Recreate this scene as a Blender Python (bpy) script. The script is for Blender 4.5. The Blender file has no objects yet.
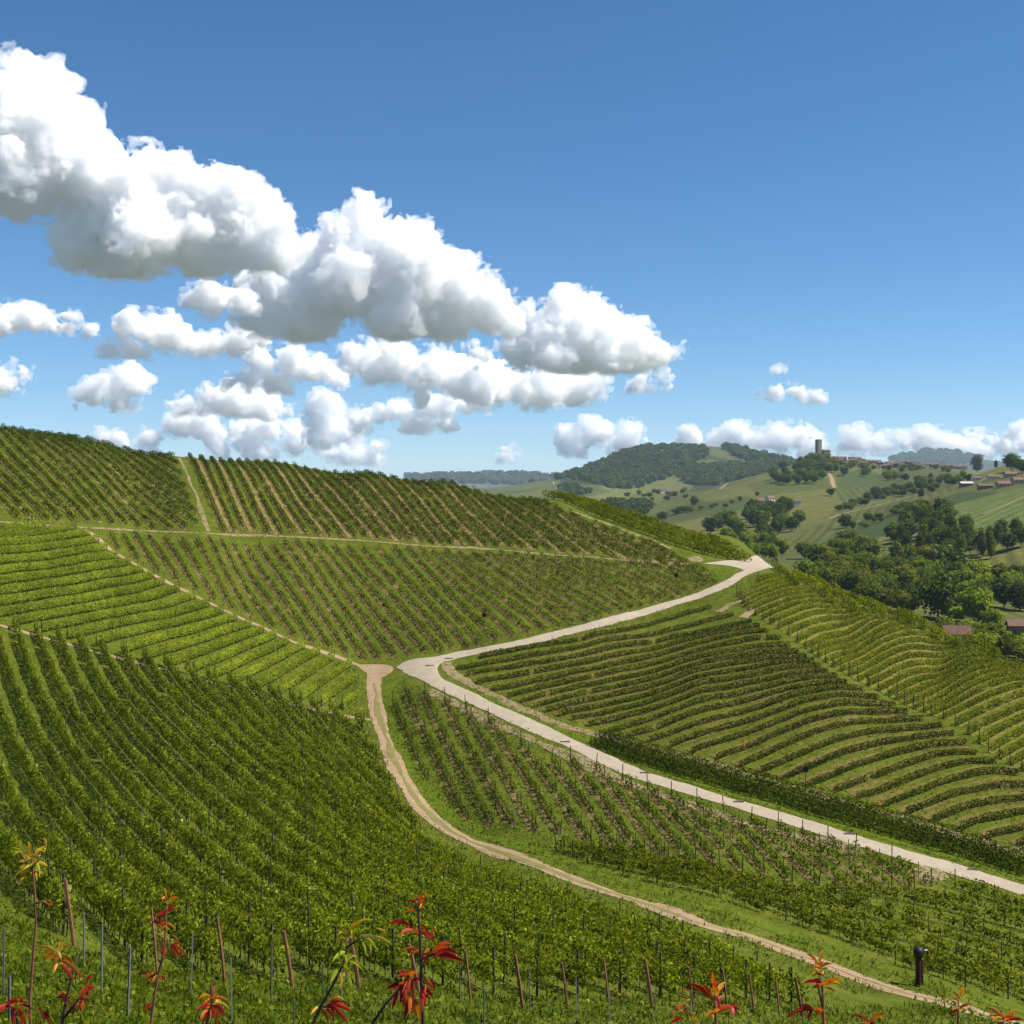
import bpy, math, random
import numpy as np
from mathutils import Vector, Matrix
random.seed(7); np.random.seed(7)
scene = bpy.context.scene
COL = scene.collection
# ------------------------------------------------------------------ camera, sky, sun, exposure
cam = bpy.data.cameras.new('camera'); cam_ob = bpy.data.objects.new('camera', cam); COL.objects.link(cam_ob)
cam.sensor_width = 36.0; cam.lens = 1236.0*36.0/1024.0
cam.shift_y = -(512-495)/1024.0
cam.clip_start = 0.1; cam.clip_end = 60000
cam_ob.location = (0, 0, 0); cam_ob.rotation_euler = (math.pi/2, 0, 0)
scene.camera = cam_ob
SUN_EL, SUN_AZ = math.radians(54), math.radians(92)      # azimuth clockwise from the viewing direction
world = bpy.data.worlds.new('World'); scene.world = world; world.use_nodes = True
wn = world.node_tree; wn.nodes.clear()
sky = wn.nodes.new('ShaderNodeTexSky'); sky.sky_type = 'NISHITA'; sky.sun_disc = False
sky.sun_elevation = SUN_EL; sky.sun_rotation = SUN_AZ
sky.altitude = 3000; sky.air_density = 1.0; sky.dust_density = 0.9; sky.ozone_density = 4.0
bg = wn.nodes.new('ShaderNodeBackground'); bg.inputs['Strength'].default_value = 0.078
wo = wn.nodes.new('ShaderNodeOutputWorld')
hs = wn.nodes.new('ShaderNodeHueSaturation'); hs.inputs['Hue'].default_value = 0.495; hs.inputs['Saturation'].default_value = 1.2
wn.links.new(sky.outputs['Color'], hs.inputs['Color']); wn.links.new(hs.outputs['Color'], bg.inputs['Color']); wn.links.new(bg.outputs['Background'], wo.inputs['Surface'])
sun = bpy.data.lights.new('sun', 'SUN'); sun.energy = 5.0; sun.angle = math.radians(0.5); sun.color = (1.0, 0.94, 0.86)
sun_ob = bpy.data.objects.new('sun', sun); COL.objects.link(sun_ob)
SUN_DIR = Vector((math.sin(SUN_AZ)*math.cos(SUN_EL), math.cos(SUN_AZ)*math.cos(SUN_EL), math.sin(SUN_EL)))
sun_ob.rotation_euler = SUN_DIR.to_track_quat('Z', 'Y').to_euler(); sun_ob.location = (60, 30, 120)
vs = scene.view_settings; vs.view_transform = 'Standard'; vs.look = 'None'; vs.exposure = 0.78; vs.gamma = 1.0
scene.cycles.use_denoising = True
scene.cycles.max_bounces = 48; scene.cycles.diffuse_bounces = 3; scene.cycles.transmission_bounces = 4; scene.cycles.transparent_max_bounces = 8
scene.cycles.volume_bounces = 48
# ------------------------------------------------------------------ terrain
# apparent height (image row) of the ground surveyed as (column, row, distance); the height field is fitted to it
F, HOR = 1236.0, 495.0
G = []
def gp(*rows):
    for r in rows: G.append(r)
# foreground slope and the post line
gp((-150,935,40),(12,925,40),(142,968,42),(288,984,46),(405,985,49),(511,1003,52),(634,1000,57),(763,1005,66),(844,1012,74),(947,1012,83),(1100,1030,88))
gp((-100,1010,27),(60,1012,27),(250,1035,30),(450,1075,30),(700,1110,36),(900,1110,48),(1100,1120,50))
# dirt track
gp((375,690,178),(380,726,166),(397,767,149),(434,825,132),(480,847,125),(566,878,112),(660,911,103),(754,939,97),(860,982,90),(983,1016,87),(1090,1042,85))
# near plot
gp((64,755,114),(-120,700,115),(-120,800,80),(200,830,92),(300,800,110),(350,860,92),(200,720,138),(430,900,84),(550,930,80),(700,950,84))
gp((-150,585,160),(2,625,162),(88,650,162),(195,678,163),(303,707,165),(366,719,167))
# upper edge of the bright band and the terrace track
gp((-150,500,190),(0,521,197),(92,533,204),(137,566,199),(200,600,195),(259,627,190),(327,653,187),(365,667,185))
gp((204,534,212),(298,537,222),(376,542,228),(440,546,229),(498,550,228),(556,555,227),(640,560,226),(703,564,225))
gp((250,590,205),(350,610,203),(450,600,207),(550,600,207))
# hill crest and its back
gp((-150,408,262),(0,429,262),(90,444,265),(178,457,267),(280,467,270),(375,474,274),(450,484,272),(560,501,262),(610,513,256),(650,524,250),(700,540,243),(755,560,238))
gp((-150,460,232),(0,474,230),(150,496,236),(300,506,245),(450,515,248),(600,535,240))
for x,y in ((-150,408),(0,428),(180,456),(375,474),(450,484),(560,501),(650,523),(700,539),(755,559)):
    gp((x,y+6,292),(x,y+24,335),(x,y+45,420))
# roads
gp((410,668,183),(448,657,186),(500,645,188),(537,638,190),(599,624,195),(649,610,205),(698,596,214),(744,574,227),(776,567,235))
gp((428,677,178),(477,700,170),(516,718,163),(565,741,155),(608,762,149),(647,777,145),(692,790,141),(735,804,138),(833,832,132),(916,857,128),(1016,887,124),(1120,916,120))
# bank above the lower road
gp((464,679,179),(507,702,171.5),(546,718,165),(589,732,160),(638,744,155.5),(686,756,151.5),(735,770,148),(800,789,143),(883,812,138),(950,831,134.5),(1016,851,131.5),(1120,882,127))
# right hill
gp((717,610,205),(764,626,192),(843,680,170),(940,723,158),(1023,776,148),(1130,840,138))
gp((600,680,178),(700,690,168),(800,730,155),(650,645,192))
gp((820,585,225),(870,604,213),(920,624,201),(970,645,189),(1024,668,176),(1120,708,160))
gp((850,640,193),(940,670,180))
for x,y,Y in ((790,572,236),(820,585,225),(870,604,213),(920,624,201),(970,645,189),(1024,668,176),(1120,708,160)):
    gp((x,y+12,Y+14),(x,y+50,Y+50))
# middle plot
gp((500,780,142),(600,830,127),(700,870,115),(850,910,110),(980,950,106),(560,800,137))
# valley and the far hills
gp((-200,510,1500),(100,505,1500),(300,500,1500),(450,502,1500),(560,520,1000),(-200,490,6000),(200,488,6000),(400,484,7000),(440,480,9000),(480,479.5,9000),(530,480,9000),(440,500,20000),(550,500,20000),(650,505,20000))
gp((775,640,300),(775,625,420),(700,600,420),(640,575,420),(820,660,330),(900,690,330),(1000,720,290),(900,650,420),(1000,655,420),(1150,660,420),(1000,612,560),(900,590,620),(800,585,620),(700,560,700))
gp((640,535,1100),(700,545,1000),(780,548,1000),(840,545,900),(900,556,800),(990,570,740),(1100,570,740))
# spur with the watch tower
gp((600,530,1500),(660,519,1700),(640,521,1500),(700,500,1800),(700,519,1450),(740,480,2150),(740,510,1500),(790,466,2300),(790,500,1600),(817,455,2350),(840,458,2380),(870,462,2400),(920,466,2400),(960,470,2400),(830,500,1600),(880,480,1900),(860,523,1150),(820,525,1200),(900,500,1500))
for x,y in ((640,522),(700,505),(740,490),(790,476),(817,468),(870,474),(920,476),(960,478),(1020,480)): gp((x,y,2900))
# right-hand slope with the hamlet
gp((1000,478,1350),(1060,470,1350),(950,489,1350),(900,503,1250),(960,508,1050),(1020,500,1000),(1100,490,1000),(1000,530,850),(930,530,900),(1024,540,800),(1010,463,1600),(1060,455,1600),(1010,480,1900))
# far wooded hill
gp((560,490,3200),(600,490,3100),(560,480,5000),(600,466,4600),(620,456,4600),(650,447.5,4600),(700,447,4700),(720,449,4700),(740,449,4700),(770,459,4700),(800,464,5000),(650,488,3400),(700,480,3500),(740,474,3600),(600,500,2600),(560,505,2400),(650,498,2700),(690,497,2500))
for x in (560,620,700,760,850,950,1050): gp((x,492,7000))
gp((850,464,12000),(900,461,12000),(930,453,12000),(955,455,12000),(990,461,12000),(1050,464,12000),(700,470,12000),(600,474,12000),(850,490,20000),(930,490,20000),(1050,490,20000))
G = np.array(G, float)

AX, AY = 1/300.0, 1.15
def tkey(px, Y): return np.stack([px*AX, np.log(Y)*AY], -1)
def phi(r2): return 0.5*r2*np.log(np.maximum(r2, 1e-12))
_P = tkey(G[:,0], G[:,2]); _n = len(_P)
_K = phi(((_P[:,None]-_P[None])**2).sum(-1)) + np.diag(np.where((G[:,2] > 100) & (G[:,2] < 258) & ~((G[:,0] > 785) & (G[:,1] < 712)), 1.2e-2, 3e-4))
_Q = np.concatenate([np.ones((_n,1)), _P], 1)
_W = np.linalg.solve(np.block([[_K,_Q],[_Q.T,np.zeros((3,3))]]), np.concatenate([G[:,1]-HOR, np.zeros(3)]))
def row_of(px, Y):
    q = tkey(px, Y).reshape(-1,2); out = np.empty(len(q))
    for i in range(0, len(q), 20000):
        s = q[i:i+20000]
        out[i:i+20000] = phi(((s[:,None]-_P[None])**2).sum(-1)) @ _W[:_n] + _W[_n] + s @ _W[_n+1:]
    return out.reshape(np.shape(px))
# cached on a polar sheet (column x log distance)
UPX = np.concatenate([np.linspace(-460, -24, 60), np.arange(-20, 1046, 1.6), np.linspace(1050, 1480, 60)])
NU, NV = len(UPX), 900
V0, V1 = math.log(3.0), math.log(20000.0)
VL = np.linspace(V0, V1, NV)
_U, _V = np.meshgrid(UPX, np.exp(VL), indexing='ij')
_upx = np.clip(_U, -150, 1120)
ROW = row_of(_upx, np.maximum(_V, 27.0))
ZG = -ROW/F*_V
_z27 = -ROW/F*27.0                      # nearer than 27 m: the bank below the viewpoint
_t = np.clip(_V/27.0, 0, 1)
_zn = -2.3 + (_z27+2.3)*(_t**0.88)
ZG = np.where(_V < 27.0, _zn, ZG)
def smooth_noise(x, y, s, seed):
    r = np.random.RandomState(seed); o = np.zeros_like(x)
    for k in range(7):
        a = r.uniform(0, 6.283); w = (1.0/s)*r.uniform(.6, 1.7); o += np.sin((x*math.cos(a)+y*math.sin(a))*w*6.283 + r.uniform(0, 6.283))
    return o/7
_X = (_U-512)/F*_V
ZG += np.where(_V < 300, 0.12*smooth_noise(_X, _V, 9.0, 3), 0)*np.clip((_V-27)/30, 0, 1)
ZG += np.clip((_V-500)/900, 0, 1)*np.clip(_V/1500, 0, 3)*3.0*smooth_noise(_X, _V, 330.0, 5)
def ground(x, y):
    """height of the ground at world x, y (y is the viewing direction)"""
    x = np.asarray(x, float); y = np.maximum(np.asarray(y, float), 3.01)
    u = np.clip(np.interp(x/y*F+512, UPX, np.arange(NU)), 0, NU-1.001)
    v = np.clip((np.log(y)-V0)/(VL[1]-VL[0]), 0, NV-1.001)
    i = u.astype(int); j = v.astype(int); a = u-i; b = v-j
    return (ZG[i,j]*(1-a)*(1-b)+ZG[i+1,j]*a*(1-b)+ZG[i,j+1]*(1-a)*b+ZG[i+1,j+1]*a*b)
VIS = -ZG/np.exp(VL)[None]*F + HOR       # row seen at each sheet point
def at(px, py, ymin=8.0, ymax=19000.0):
    """first ground point seen at image column px, row py"""
    px = np.atleast_1d(np.asarray(px, float)); py = np.atleast_1d(np.asarray(py, float))
    out = np.empty((len(px), 3))
    for k in range(len(px)):
        u = float(np.interp(px[k], UPX, np.arange(NU))); i = min(int(u), NU-2); a = u-i
        col = VIS[i]*(1-a)+VIS[i+1]*a
        rng_ = (VL >= math.log(ymin)) & (VL <= math.log(ymax))
        ok = np.where((col <= py[k]) & rng_)[0]
        j = ok[0] if len(ok) else int(np.argmin(np.where(rng_, col, 1e9)))
        if len(ok) and j > 0 and col[j-1] > py[k]:
            t = (col[j-1]-py[k])/(col[j-1]-col[j]); L = VL[j-1]+t*(VL[j]-VL[j-1])
        else: L = VL[j]
        Y = min(math.exp(L), ymax); X = (px[k]-512)/F*Y
        out[k] = (X, Y, float(ground(X, Y)))
    return out
# ------------------------------------------------------------------ helpers
def tag(o, label=None, cat=None, group=None, kind=None):
    if label: o['label'] = label
    if cat: o['category'] = cat
    if group: o['group'] = group
    if kind: o['kind'] = kind
    return o
def empty(name, loc, label=None, cat=None, group=None, rz=0.0):
    o = bpy.data.objects.new(name, None); COL.objects.link(o); o.location = loc; o.rotation_euler = (0, 0, rz); o.empty_display_size = 0.3
    return tag(o, label, cat, group)
def link(name, me, parent=None, loc=(0,0,0)):
    o = bpy.data.objects.new(name, me); COL.objects.link(o); o.location = loc
    if parent is not None: o.parent = parent
    return o
def mesh_np(name, V, Fq, mats, midx=None, tint=None, smooth=False):
    """mesh from arrays; Fq is (n,4) or (n,3)"""
    V = np.ascontiguousarray(V, np.float32); Fq = np.ascontiguousarray(Fq, np.int32); k = Fq.shape[1]
    me = bpy.data.meshes.new(name)
    me.vertices.add(len(V)); me.vertices.foreach_set('co', V.ravel())
    me.loops.add(Fq.size); me.loops.foreach_set('vertex_index', Fq.ravel())
    me.polygons.add(len(Fq)); me.polygons.foreach_set('loop_start', np.arange(0, Fq.size, k, dtype=np.int32))
    me.polygons.foreach_set('loop_total', np.full(len(Fq), k, np.int32))
    for m in mats: me.materials.append(m)
    if midx is not None: me.polygons.foreach_set('material_index', np.ascontiguousarray(midx, np.int32))
    if smooth: me.polygons.foreach_set('use_smooth', np.ones(len(Fq), bool))
    if tint is not None:
        a = me.attributes.new('tint', 'FLOAT', 'FACE'); a.data.foreach_set('value', np.ascontiguousarray(tint, np.float32))
    me.update(calc_edges=True)
    return me
class MB:
    """collects boxes, tubes and prisms of mixed faces, one mesh"""
    def __init__(s): s.v = []; s.f = []; s.m = []
    def add(s, v, f, m=0):
        b = len(s.v); s.v += [tuple(p) for p in v]; s.f += [tuple(i+b for i in q) for q in f]; s.m += [m]*len(f)
    def box(s, c, d, m=0, rz=0.0):
        cx, cy, cz = c; x, y, z = d[0]/2, d[1]/2, d[2]/2; ca, sa = math.cos(rz), math.sin(rz)
        P = [(sx*x, sy*y, sz*z) for sz in (-1,1) for sx, sy in ((-1,-1),(1,-1),(1,1),(-1,1))]
        s.add([(cx+p[0]*ca-p[1]*sa, cy+p[0]*sa+p[1]*ca, cz+p[2]) for p in P], [(3,2,1,0),(4,5,6,7),(0,1,5,4),(1,2,6,5),(2,3,7,6),(3,0,4,7)], m)
    def tube(s, pts, rad, n=6, m=0):
        pts = [Vector(p) for p in pts]; rad = list(rad) if hasattr(rad, '__len__') else [rad]*len(pts); V = []; Fc = []
        for i, p in enumerate(pts):
            t = (pts[min(i+1, len(pts)-1)]-pts[max(i-1, 0)]).normalized()
            u = t.cross(Vector((0,1,0.01)));  u = u.normalized() if u.length > 1e-4 else Vector((1,0,0)); w = t.cross(u)
            V += [p+(u*math.cos(6.28318*k/n)+w*math.sin(6.28318*k/n))*rad[i] for k in range(n)]
        for i in range(len(pts)-1):
            for k in range(n): Fc.append((i*n+k, i*n+(k+1)%n, (i+1)*n+(k+1)%n, (i+1)*n+k))
        Fc.append(tuple(range(n))[::-1]); Fc.append(tuple(range((len(pts)-1)*n, len(pts)*n)))
        s.add(V, Fc, m)
    def lathe(s, c, prof, n=16, m=0):
        V = []; Fc = []
        for r, z in prof: V += [(c[0]+r*math.cos(6.28318*k/n), c[1]+r*math.sin(6.28318*k/n), c[2]+z) for k in range(n)]
        for i in range(len(prof)-1):
            for k in range(n): Fc.append((i*n+k, i*n+(k+1)%n, (i+1)*n+(k+1)%n, (i+1)*n+k))
        Fc.append(tuple(range(n))[::-1]); Fc.append(tuple(range((len(prof)-1)*n, len(prof)*n)))
        s.add(V, Fc, m)
    def mesh(s, name, mats, smooth=False):
        me = bpy.data.meshes.new(name); me.from_pydata(s.v, [], s.f)
        for m in mats: me.materials.append(m)
        me.polygons.foreach_set('material_index', np.array(s.m, np.int32))
        if smooth: me.polygons.foreach_set('use_smooth', np.ones(len(s.f), bool))
        me.update(); return me
# ------------------------------------------------------------------ materials
def newmat(name):
    m = bpy.data.materials.new(name); m.use_nodes = True; nt = m.node_tree; nt.nodes.clear()
    out = nt.nodes.new('ShaderNodeOutputMaterial'); return m, nt, out
def N(nt, typ, **kw):
    n = nt.nodes.new(typ)
    for k, v in kw.items():
        if k.startswith('i_'): n.inputs[k[2:].replace('_', ' ')].default_value = v
        else: setattr(n, k, v)
    return n
def ramp(nt, stops, src):
    r = nt.nodes.new('ShaderNodeValToRGB'); e = r.color_ramp.elements
    while len(e) < len(stops): e.new(0.5)
    for k, (p, c) in enumerate(stops): e[k].position = p; e[k].color = (*c, 1)
    nt.links.new(src, r.inputs['Fac']); return r.outputs['Color']
def noise(nt, scale, detail=4, rough=0.6, vec=None):
    n = N(nt, 'ShaderNodeTexNoise'); n.inputs['Scale'].default_value = scale; n.inputs['Detail'].default_value = detail; n.inputs['Roughness'].default_value = rough
    if vec is not None: nt.links.new(vec, n.inputs['Vector'])
    return n.outputs['Fac']
def geo_pos(nt): return N(nt, 'ShaderNodeNewGeometry').outputs['Position']
def mixc(nt, fac, a, b):
    m = N(nt, 'ShaderNodeMix', data_type='RGBA')
    for sock, v in ((m.inputs[0], fac), (m.inputs[6], a), (m.inputs[7], b)):
        if hasattr(v, 'links'): nt.links.new(v, sock)
        else: sock.default_value = v if isinstance(v, (int, float)) else (*v, 1)
    return m.outputs[2]
def leaf_mat(name, stops, trans=0.4, patch=6.0, patch_amt=0.35, spec=0.06, green=True):
    """leaves: tint per leaf, slow change of hue over the ground, light passing through"""
    m, nt, out = newmat(name)
    if green: stops = [(p_, (c_[0]*0.90, c_[1]*0.98, c_[2]*0.35)) for p_, c_ in stops]
    at_ = N(nt, 'ShaderNodeAttribute', attribute_name='tint')
    c = ramp(nt, stops, at_.outputs['Fac'])
    nz = noise(nt, 1.0/patch, 3, 0.6, geo_pos(nt))
    hsv = N(nt, 'ShaderNodeHueSaturation'); nt.links.new(c, hsv.inputs['Color'])
    mr = N(nt, 'ShaderNodeMapRange'); nt.links.new(nz, mr.inputs['Value'])
    mr.inputs['From Min'].default_value = 0.3; mr.inputs['From Max'].default_value = 0.7; mr.inputs['To Min'].default_value = 1-patch_amt; mr.inputs['To Max'].default_value = 1+patch_amt
    nt.links.new(mr.outputs['Result'], hsv.inputs['Value'])
    b = N(nt, 'ShaderNodeBsdfPrincipled'); nt.links.new(hsv.outputs['Color'], b.inputs['Base Color'])
    b.inputs['Roughness'].default_value = 0.5; b.inputs['Specular IOR Level'].default_value = spec
    t = N(nt, 'ShaderNodeBsdfTranslucent')
    tc = N(nt, 'ShaderNodeHueSaturation'); tc.inputs['Hue'].default_value = 0.485; tc.inputs['Saturation'].default_value = 1.1; tc.inputs['Value'].default_value = 1.35
    nt.links.new(hsv.outputs['Color'], tc.inputs['Color']); nt.links.new(tc.outputs['Color'], t.inputs['Color'])
    mx = N(nt, 'ShaderNodeMixShader'); mx.inputs['Fac'].default_value = trans
    nt.links.new(b.outputs[0], mx.inputs[1]); nt.links.new(t.outputs[0], mx.inputs[2]); nt.links.new(mx.outputs[0], out.inputs['Surface'])
    return m
def plain_mat(name, col, rough=0.7, var=0.25, scale=6.0, metal=0.0, spec=0.3, bump=0.0):
    m, nt, out = newmat(name)
    nz = noise(nt, scale, 5, 0.65, N(nt, 'ShaderNodeTexCoord').outputs['Object'])
    lo = tuple(max(0, x*(1-var)) for x in col); hi = tuple(min(1, x*(1+var)) for x in col)
    c = ramp(nt, [(0.3, lo), (0.7, hi)], nz)
    b = N(nt, 'ShaderNodeBsdfPrincipled'); nt.links.new(c, b.inputs['Base Color'])
    b.inputs['Roughness'].default_value = rough; b.inputs['Metallic'].default_value = metal; b.inputs['Specular IOR Level'].default_value = spec
    if bump:
        bp = N(nt, 'ShaderNodeBump'); bp.inputs['Strength'].default_value = bump; nt.links.new(nz, bp.inputs['Height']); nt.links.new(bp.outputs[0], b.inputs['Normal'])
    nt.links.new(b.outputs[0], out.inputs['Surface']); return m
def soil_mat(name, a, b_, c_, scale=1.0, grass=None):
    m, nt, out = newmat(name); p = geo_pos(nt)
    n1 = noise(nt, 0.5*scale, 6, 0.7, p); n2 = noise(nt, 4.0*scale, 4, 0.7, p)
    col = ramp(nt, [(0.3, a), (0.52, b_), (0.72, c_)], n1)
    col = mixc(nt, n2, col, b_)
    if grass:
        n3 = noise(nt, 1.3*scale, 5, 0.75, p)
        r = N(nt, 'ShaderNodeMapRange'); r.inputs['From Min'].default_value = grass[1]; r.inputs['From Max'].default_value = grass[1]+0.08; nt.links.new(n3, r.inputs['Value'])
        col = mixc(nt, r.outputs['Result'], col, grass[0])
    b = N(nt, 'ShaderNodeBsdfPrincipled'); nt.links.new(col, b.inputs['Base Color']); b.inputs['Roughness'].default_value = 0.95; b.inputs['Specular IOR Level'].default_value = 0.1
    bp = N(nt, 'ShaderNodeBump'); bp.inputs['Strength'].default_value = 0.6; bp.inputs['Distance'].default_value = 0.08; nt.links.new(n2, bp.inputs['Height']); nt.links.new(bp.outputs[0], b.inputs['Normal'])
    nt.links.new(b.outputs[0], out.inputs['Surface']); return m
def quads(C, U, W):
    """kite-shaped leaves: centre C, half-axes U (length) and W (width)"""
    n = len(C); V = np.empty((n, 4, 3)); V[:,0] = C-U; V[:,1] = C-W+U*0.12; V[:,2] = C+U; V[:,3] = C+W+U*0.12
    return V.reshape(-1, 3), np.arange(4*n).reshape(n, 4)
def rand_leaf_axes(n, size, rng, nrm_bias=None, bias=0.6):
    nr = rng.normal(size=(n, 3))
    nr /= np.linalg.norm(nr, axis=1, keepdims=True)
    if nrm_bias is not None: nr = nr*(1-bias)+nrm_bias*bias
    nr /= np.linalg.norm(nr, axis=1, keepdims=True)+1e-9
    t = rng.normal(size=(n, 3)); t -= (t*nr).sum(1, keepdims=True)*nr; t /= np.linalg.norm(t, axis=1, keepdims=True)+1e-9
    w = np.cross(nr, t)
    return t*size[:,None]*0.6, w*size[:,None]*0.48
def resample(P, step=None, n=None):
    P = np.asarray(P, float); d = np.r_[0, np.cumsum(np.linalg.norm(np.diff(P[:,:2], axis=0), axis=1))]
    if n is None: n = max(2, int(d[-1]/step)+1)
    s = np.linspace(0, d[-1], n)
    return np.stack([np.interp(s, d, P[:,k]) for k in range(P.shape[1])], 1)
def smooth_poly(P, it=2):
    P = np.asarray(P, float)
    for _ in range(it):
        Q = [P[0]]
        for a, b in zip(P[:-1], P[1:]): Q += [a*.75+b*.25, a*.25+b*.75]
        P = np.array(Q+[P[-1]])
    return P
def inside(poly, x, y):
    poly = np.asarray(poly); r = np.zeros(np.shape(x), bool); n = len(poly)
    for i in range(n):
        x0, y0 = poly[i][:2]; x1, y1 = poly[(i+1) % n][:2]
        c = ((y0 > y) != (y1 > y)) & (x < (x1-x0)*(y-y0)/((y1-y0) if y1 != y0 else 1e-9)+x0)
        r ^= c
    return r
def pxw(pts):
    a = np.asarray(pts, float); return at(a[:,0], a[:,1], 8.0, 285.0)
# ------------------------------------------------------------------ ground sheet
GRASS_LO, GRASS_MID, GRASS_HI = (0.024, 0.038, 0.002), (0.070, 0.090, 0.004), (0.145, 0.135, 0.022)
def ground_material():
    m, nt, out = newmat('ground'); p = geo_pos(nt)
    at_ = N(nt, 'ShaderNodeAttribute', attribute_name='cover')
    n1 = noise(nt, 0.35, 6, 0.7, p); n2 = noise(nt, 2.6, 5, 0.7, p); n3 = noise(nt, 0.012, 5, 0.6, p)
    c = ramp(nt, [(0.3, GRASS_LO), (0.5, GRASS_MID), (0.72, GRASS_HI)], n1)
    c2 = ramp(nt, [(0.35, (0.024, 0.042, 0.002)), (0.5, (0.068, 0.094, 0.004)), (0.65, (0.135, 0.135, 0.02))], n2)
    c = mixc(nt, 0.5, c, c2)
    far = mixc(nt, n3, at_.outputs['Color'], (0.075, 0.082, 0.018))
    far = mixc(nt, 0.75, far, at_.outputs['Color'])
    n4 = noise(nt, 0.09, 5, 0.75, p)
    h = N(nt, 'ShaderNodeHueSaturation'); nt.links.new(far, h.inputs['Color'])
    r = N(nt, 'ShaderNodeMapRange'); nt.links.new(n4, r.inputs['Value']); r.inputs['From Min'].default_value = .3; r.inputs['From Max'].default_value = .7; r.inputs['To Min'].default_value = 0.65; r.inputs['To Max'].default_value = 1.3
    nt.links.new(r.outputs['Result'], h.inputs['Value'])
    # planted rows of the far vineyards: stripes along each field's own direction
    rd = N(nt, 'ShaderNodeAttribute', attribute_name='rowdir'); sx = N(nt, 'ShaderNodeSeparateXYZ'); nt.links.new(p, sx.inputs[0])
    def M_(op, a, b_=None):
        q = N(nt, 'ShaderNodeMath', operation=op)
        for i_, v_ in enumerate((a, b_)):
            if v_ is None: continue
            if hasattr(v_, 'links'): nt.links.new(v_, q.inputs[i_])
            else: q.inputs[i_].default_value = v_
        return q.outputs[0]
    ang = rd.outputs['Fac']; u_ = M_('ADD', M_('MULTIPLY', sx.outputs[0], M_('COSINE', ang)), M_('MULTIPLY', sx.outputs[1], M_('SINE', ang)))
    st = M_('SINE', M_('MULTIPLY', u_, 0.62)); st2 = M_('SINE', M_('MULTIPLY', u_, 0.21))
    stv = M_('ADD', M_('ADD', M_('MULTIPLY', st, 0.22), M_('MULTIPLY', st2, 0.06)), 1.0)
    h2 = N(nt, 'ShaderNodeHueSaturation'); nt.links.new(h.outputs['Color'], h2.inputs['Color']); nt.links.new(stv, h2.inputs['Value'])
    col = mixc(nt, at_.outputs['Alpha'], c, h2.outputs['Color'])
    b = N(nt, 'ShaderNodeBsdfPrincipled'); nt.links.new(col, b.inputs['Base Color']); b.inputs['Roughness'].default_value = 0.95; b.inputs['Specular IOR Level'].default_value = 0.1
    bp = N(nt, 'ShaderNodeBump'); bp.inputs['Strength'].default_value = 0.7; bp.inputs['Distance'].default_value = 0.15; nt.links.new(n2, bp.inputs['Height']); nt.links.new(bp.outputs[0], b.inputs['Normal'])
    nt.links.new(b.outputs[0], out.inputs['Surface']); return m
_gx = (UPX[:,None]-512)/F*np.exp(VL)[None]; _gy = np.broadcast_to(np.exp(VL)[None], _gx.shape)
V = np.stack([_gx, _gy, ZG], -1).reshape(-1, 3)
_i = np.arange(NU*NV).reshape(NU, NV)
Fq = np.stack([_i[:-1,:-1], _i[1:,:-1], _i[1:,1:], _i[:-1,1:]], -1).reshape(-1, 4)
MAT_GROUND = ground_material()
me = mesh_np('ground', V, Fq, [MAT_GROUND], smooth=True)
# cover: far land is farmed in patches; alpha 0 = near grass made in the material
cov = np.zeros((NU, NV, 4), np.float32)
FAR = VL > math.log(330)
cov[..., 3] = np.clip((VL-math.log(300))/0.15, 0, 1)[None]
_cell = (np.floor(_gx/150+3*np.sin(_gy/400))*7.13+np.floor(np.log(_gy)*9+_gx/500)*3.71)
_h = np.modf(np.abs(np.sin(_cell*12.9898)*43758.5453))[0]
for k, (a, b) in enumerate(((0.055, 0.095), (0.068, 0.10), (0.012, 0.022))): cov[..., k] = a+(b-a)*_h
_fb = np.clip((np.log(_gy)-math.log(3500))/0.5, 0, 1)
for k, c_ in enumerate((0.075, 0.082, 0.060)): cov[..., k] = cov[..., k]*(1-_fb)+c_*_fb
rowdir = (_h*6.28).astype(np.float32)
def paint(poly, col, ymin=300, ymax=20000, rd=None):
    Y = np.exp(VL)[None]; px = np.broadcast_to(UPX[:,None], VIS.shape)
    m = inside(poly, px, VIS) & (Y > ymin) & (Y < ymax)
    f_ = 0.78+0.62*math.modf(abs(math.sin(poly[0][0]*3.17+poly[1][1]*7.7)*437.5))[0]; w_ = 0.85+0.4*math.modf(abs(math.sin(poly[0][1]*5.1+poly[1][0]*2.3)*251.3))[0]
    cov[m, 0], cov[m, 1], cov[m, 2] = col[0]*.68*f_*w_, col[1]*.575*f_, col[2]*.38*f_
    rowdir[m] = (abs(math.sin(poly[0][0]*12.9+poly[1][1]))*3.14) if rd is None else rd
FIELD_PAINT = []
# far field colours (traced outlines of the fields beyond the near hill)
paint([(560,470),(800,440),(1024,440),(1024,480),(800,480),(700,492),(560,492)], (0.030,0.055,0.018), 3000)
paint([(690,462),(712,459),(730,466),(706,470)], (0.10,0.14,0.045), 3000); paint([(700,446),(722,446),(745,452),(760,462),(735,461),(712,456)], (0.085,0.12,0.04), 3000)
paint([(556,484),(640,487),(676,474),(700,480),(690,490),(660,503),(600,505),(556,500)], (0.095,0.135,0.045), 2000)
paint([(560,488),(600,486),(612,492),(585,497),(560,497)], (0.07,0.10,0.04), 2000)
paint([(636,524),(700,497),(770,474),(830,472),(862,470),(905,478),(918,486),(880,498),(850,508),(800,525),(770,530),(700,535)], (0.085,0.125,0.035), 900)
paint([(836,472),(862,470),(905,478),(918,486),(880,498),(850,508),(838,500)], (0.070,0.115,0.035), 900)
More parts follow.
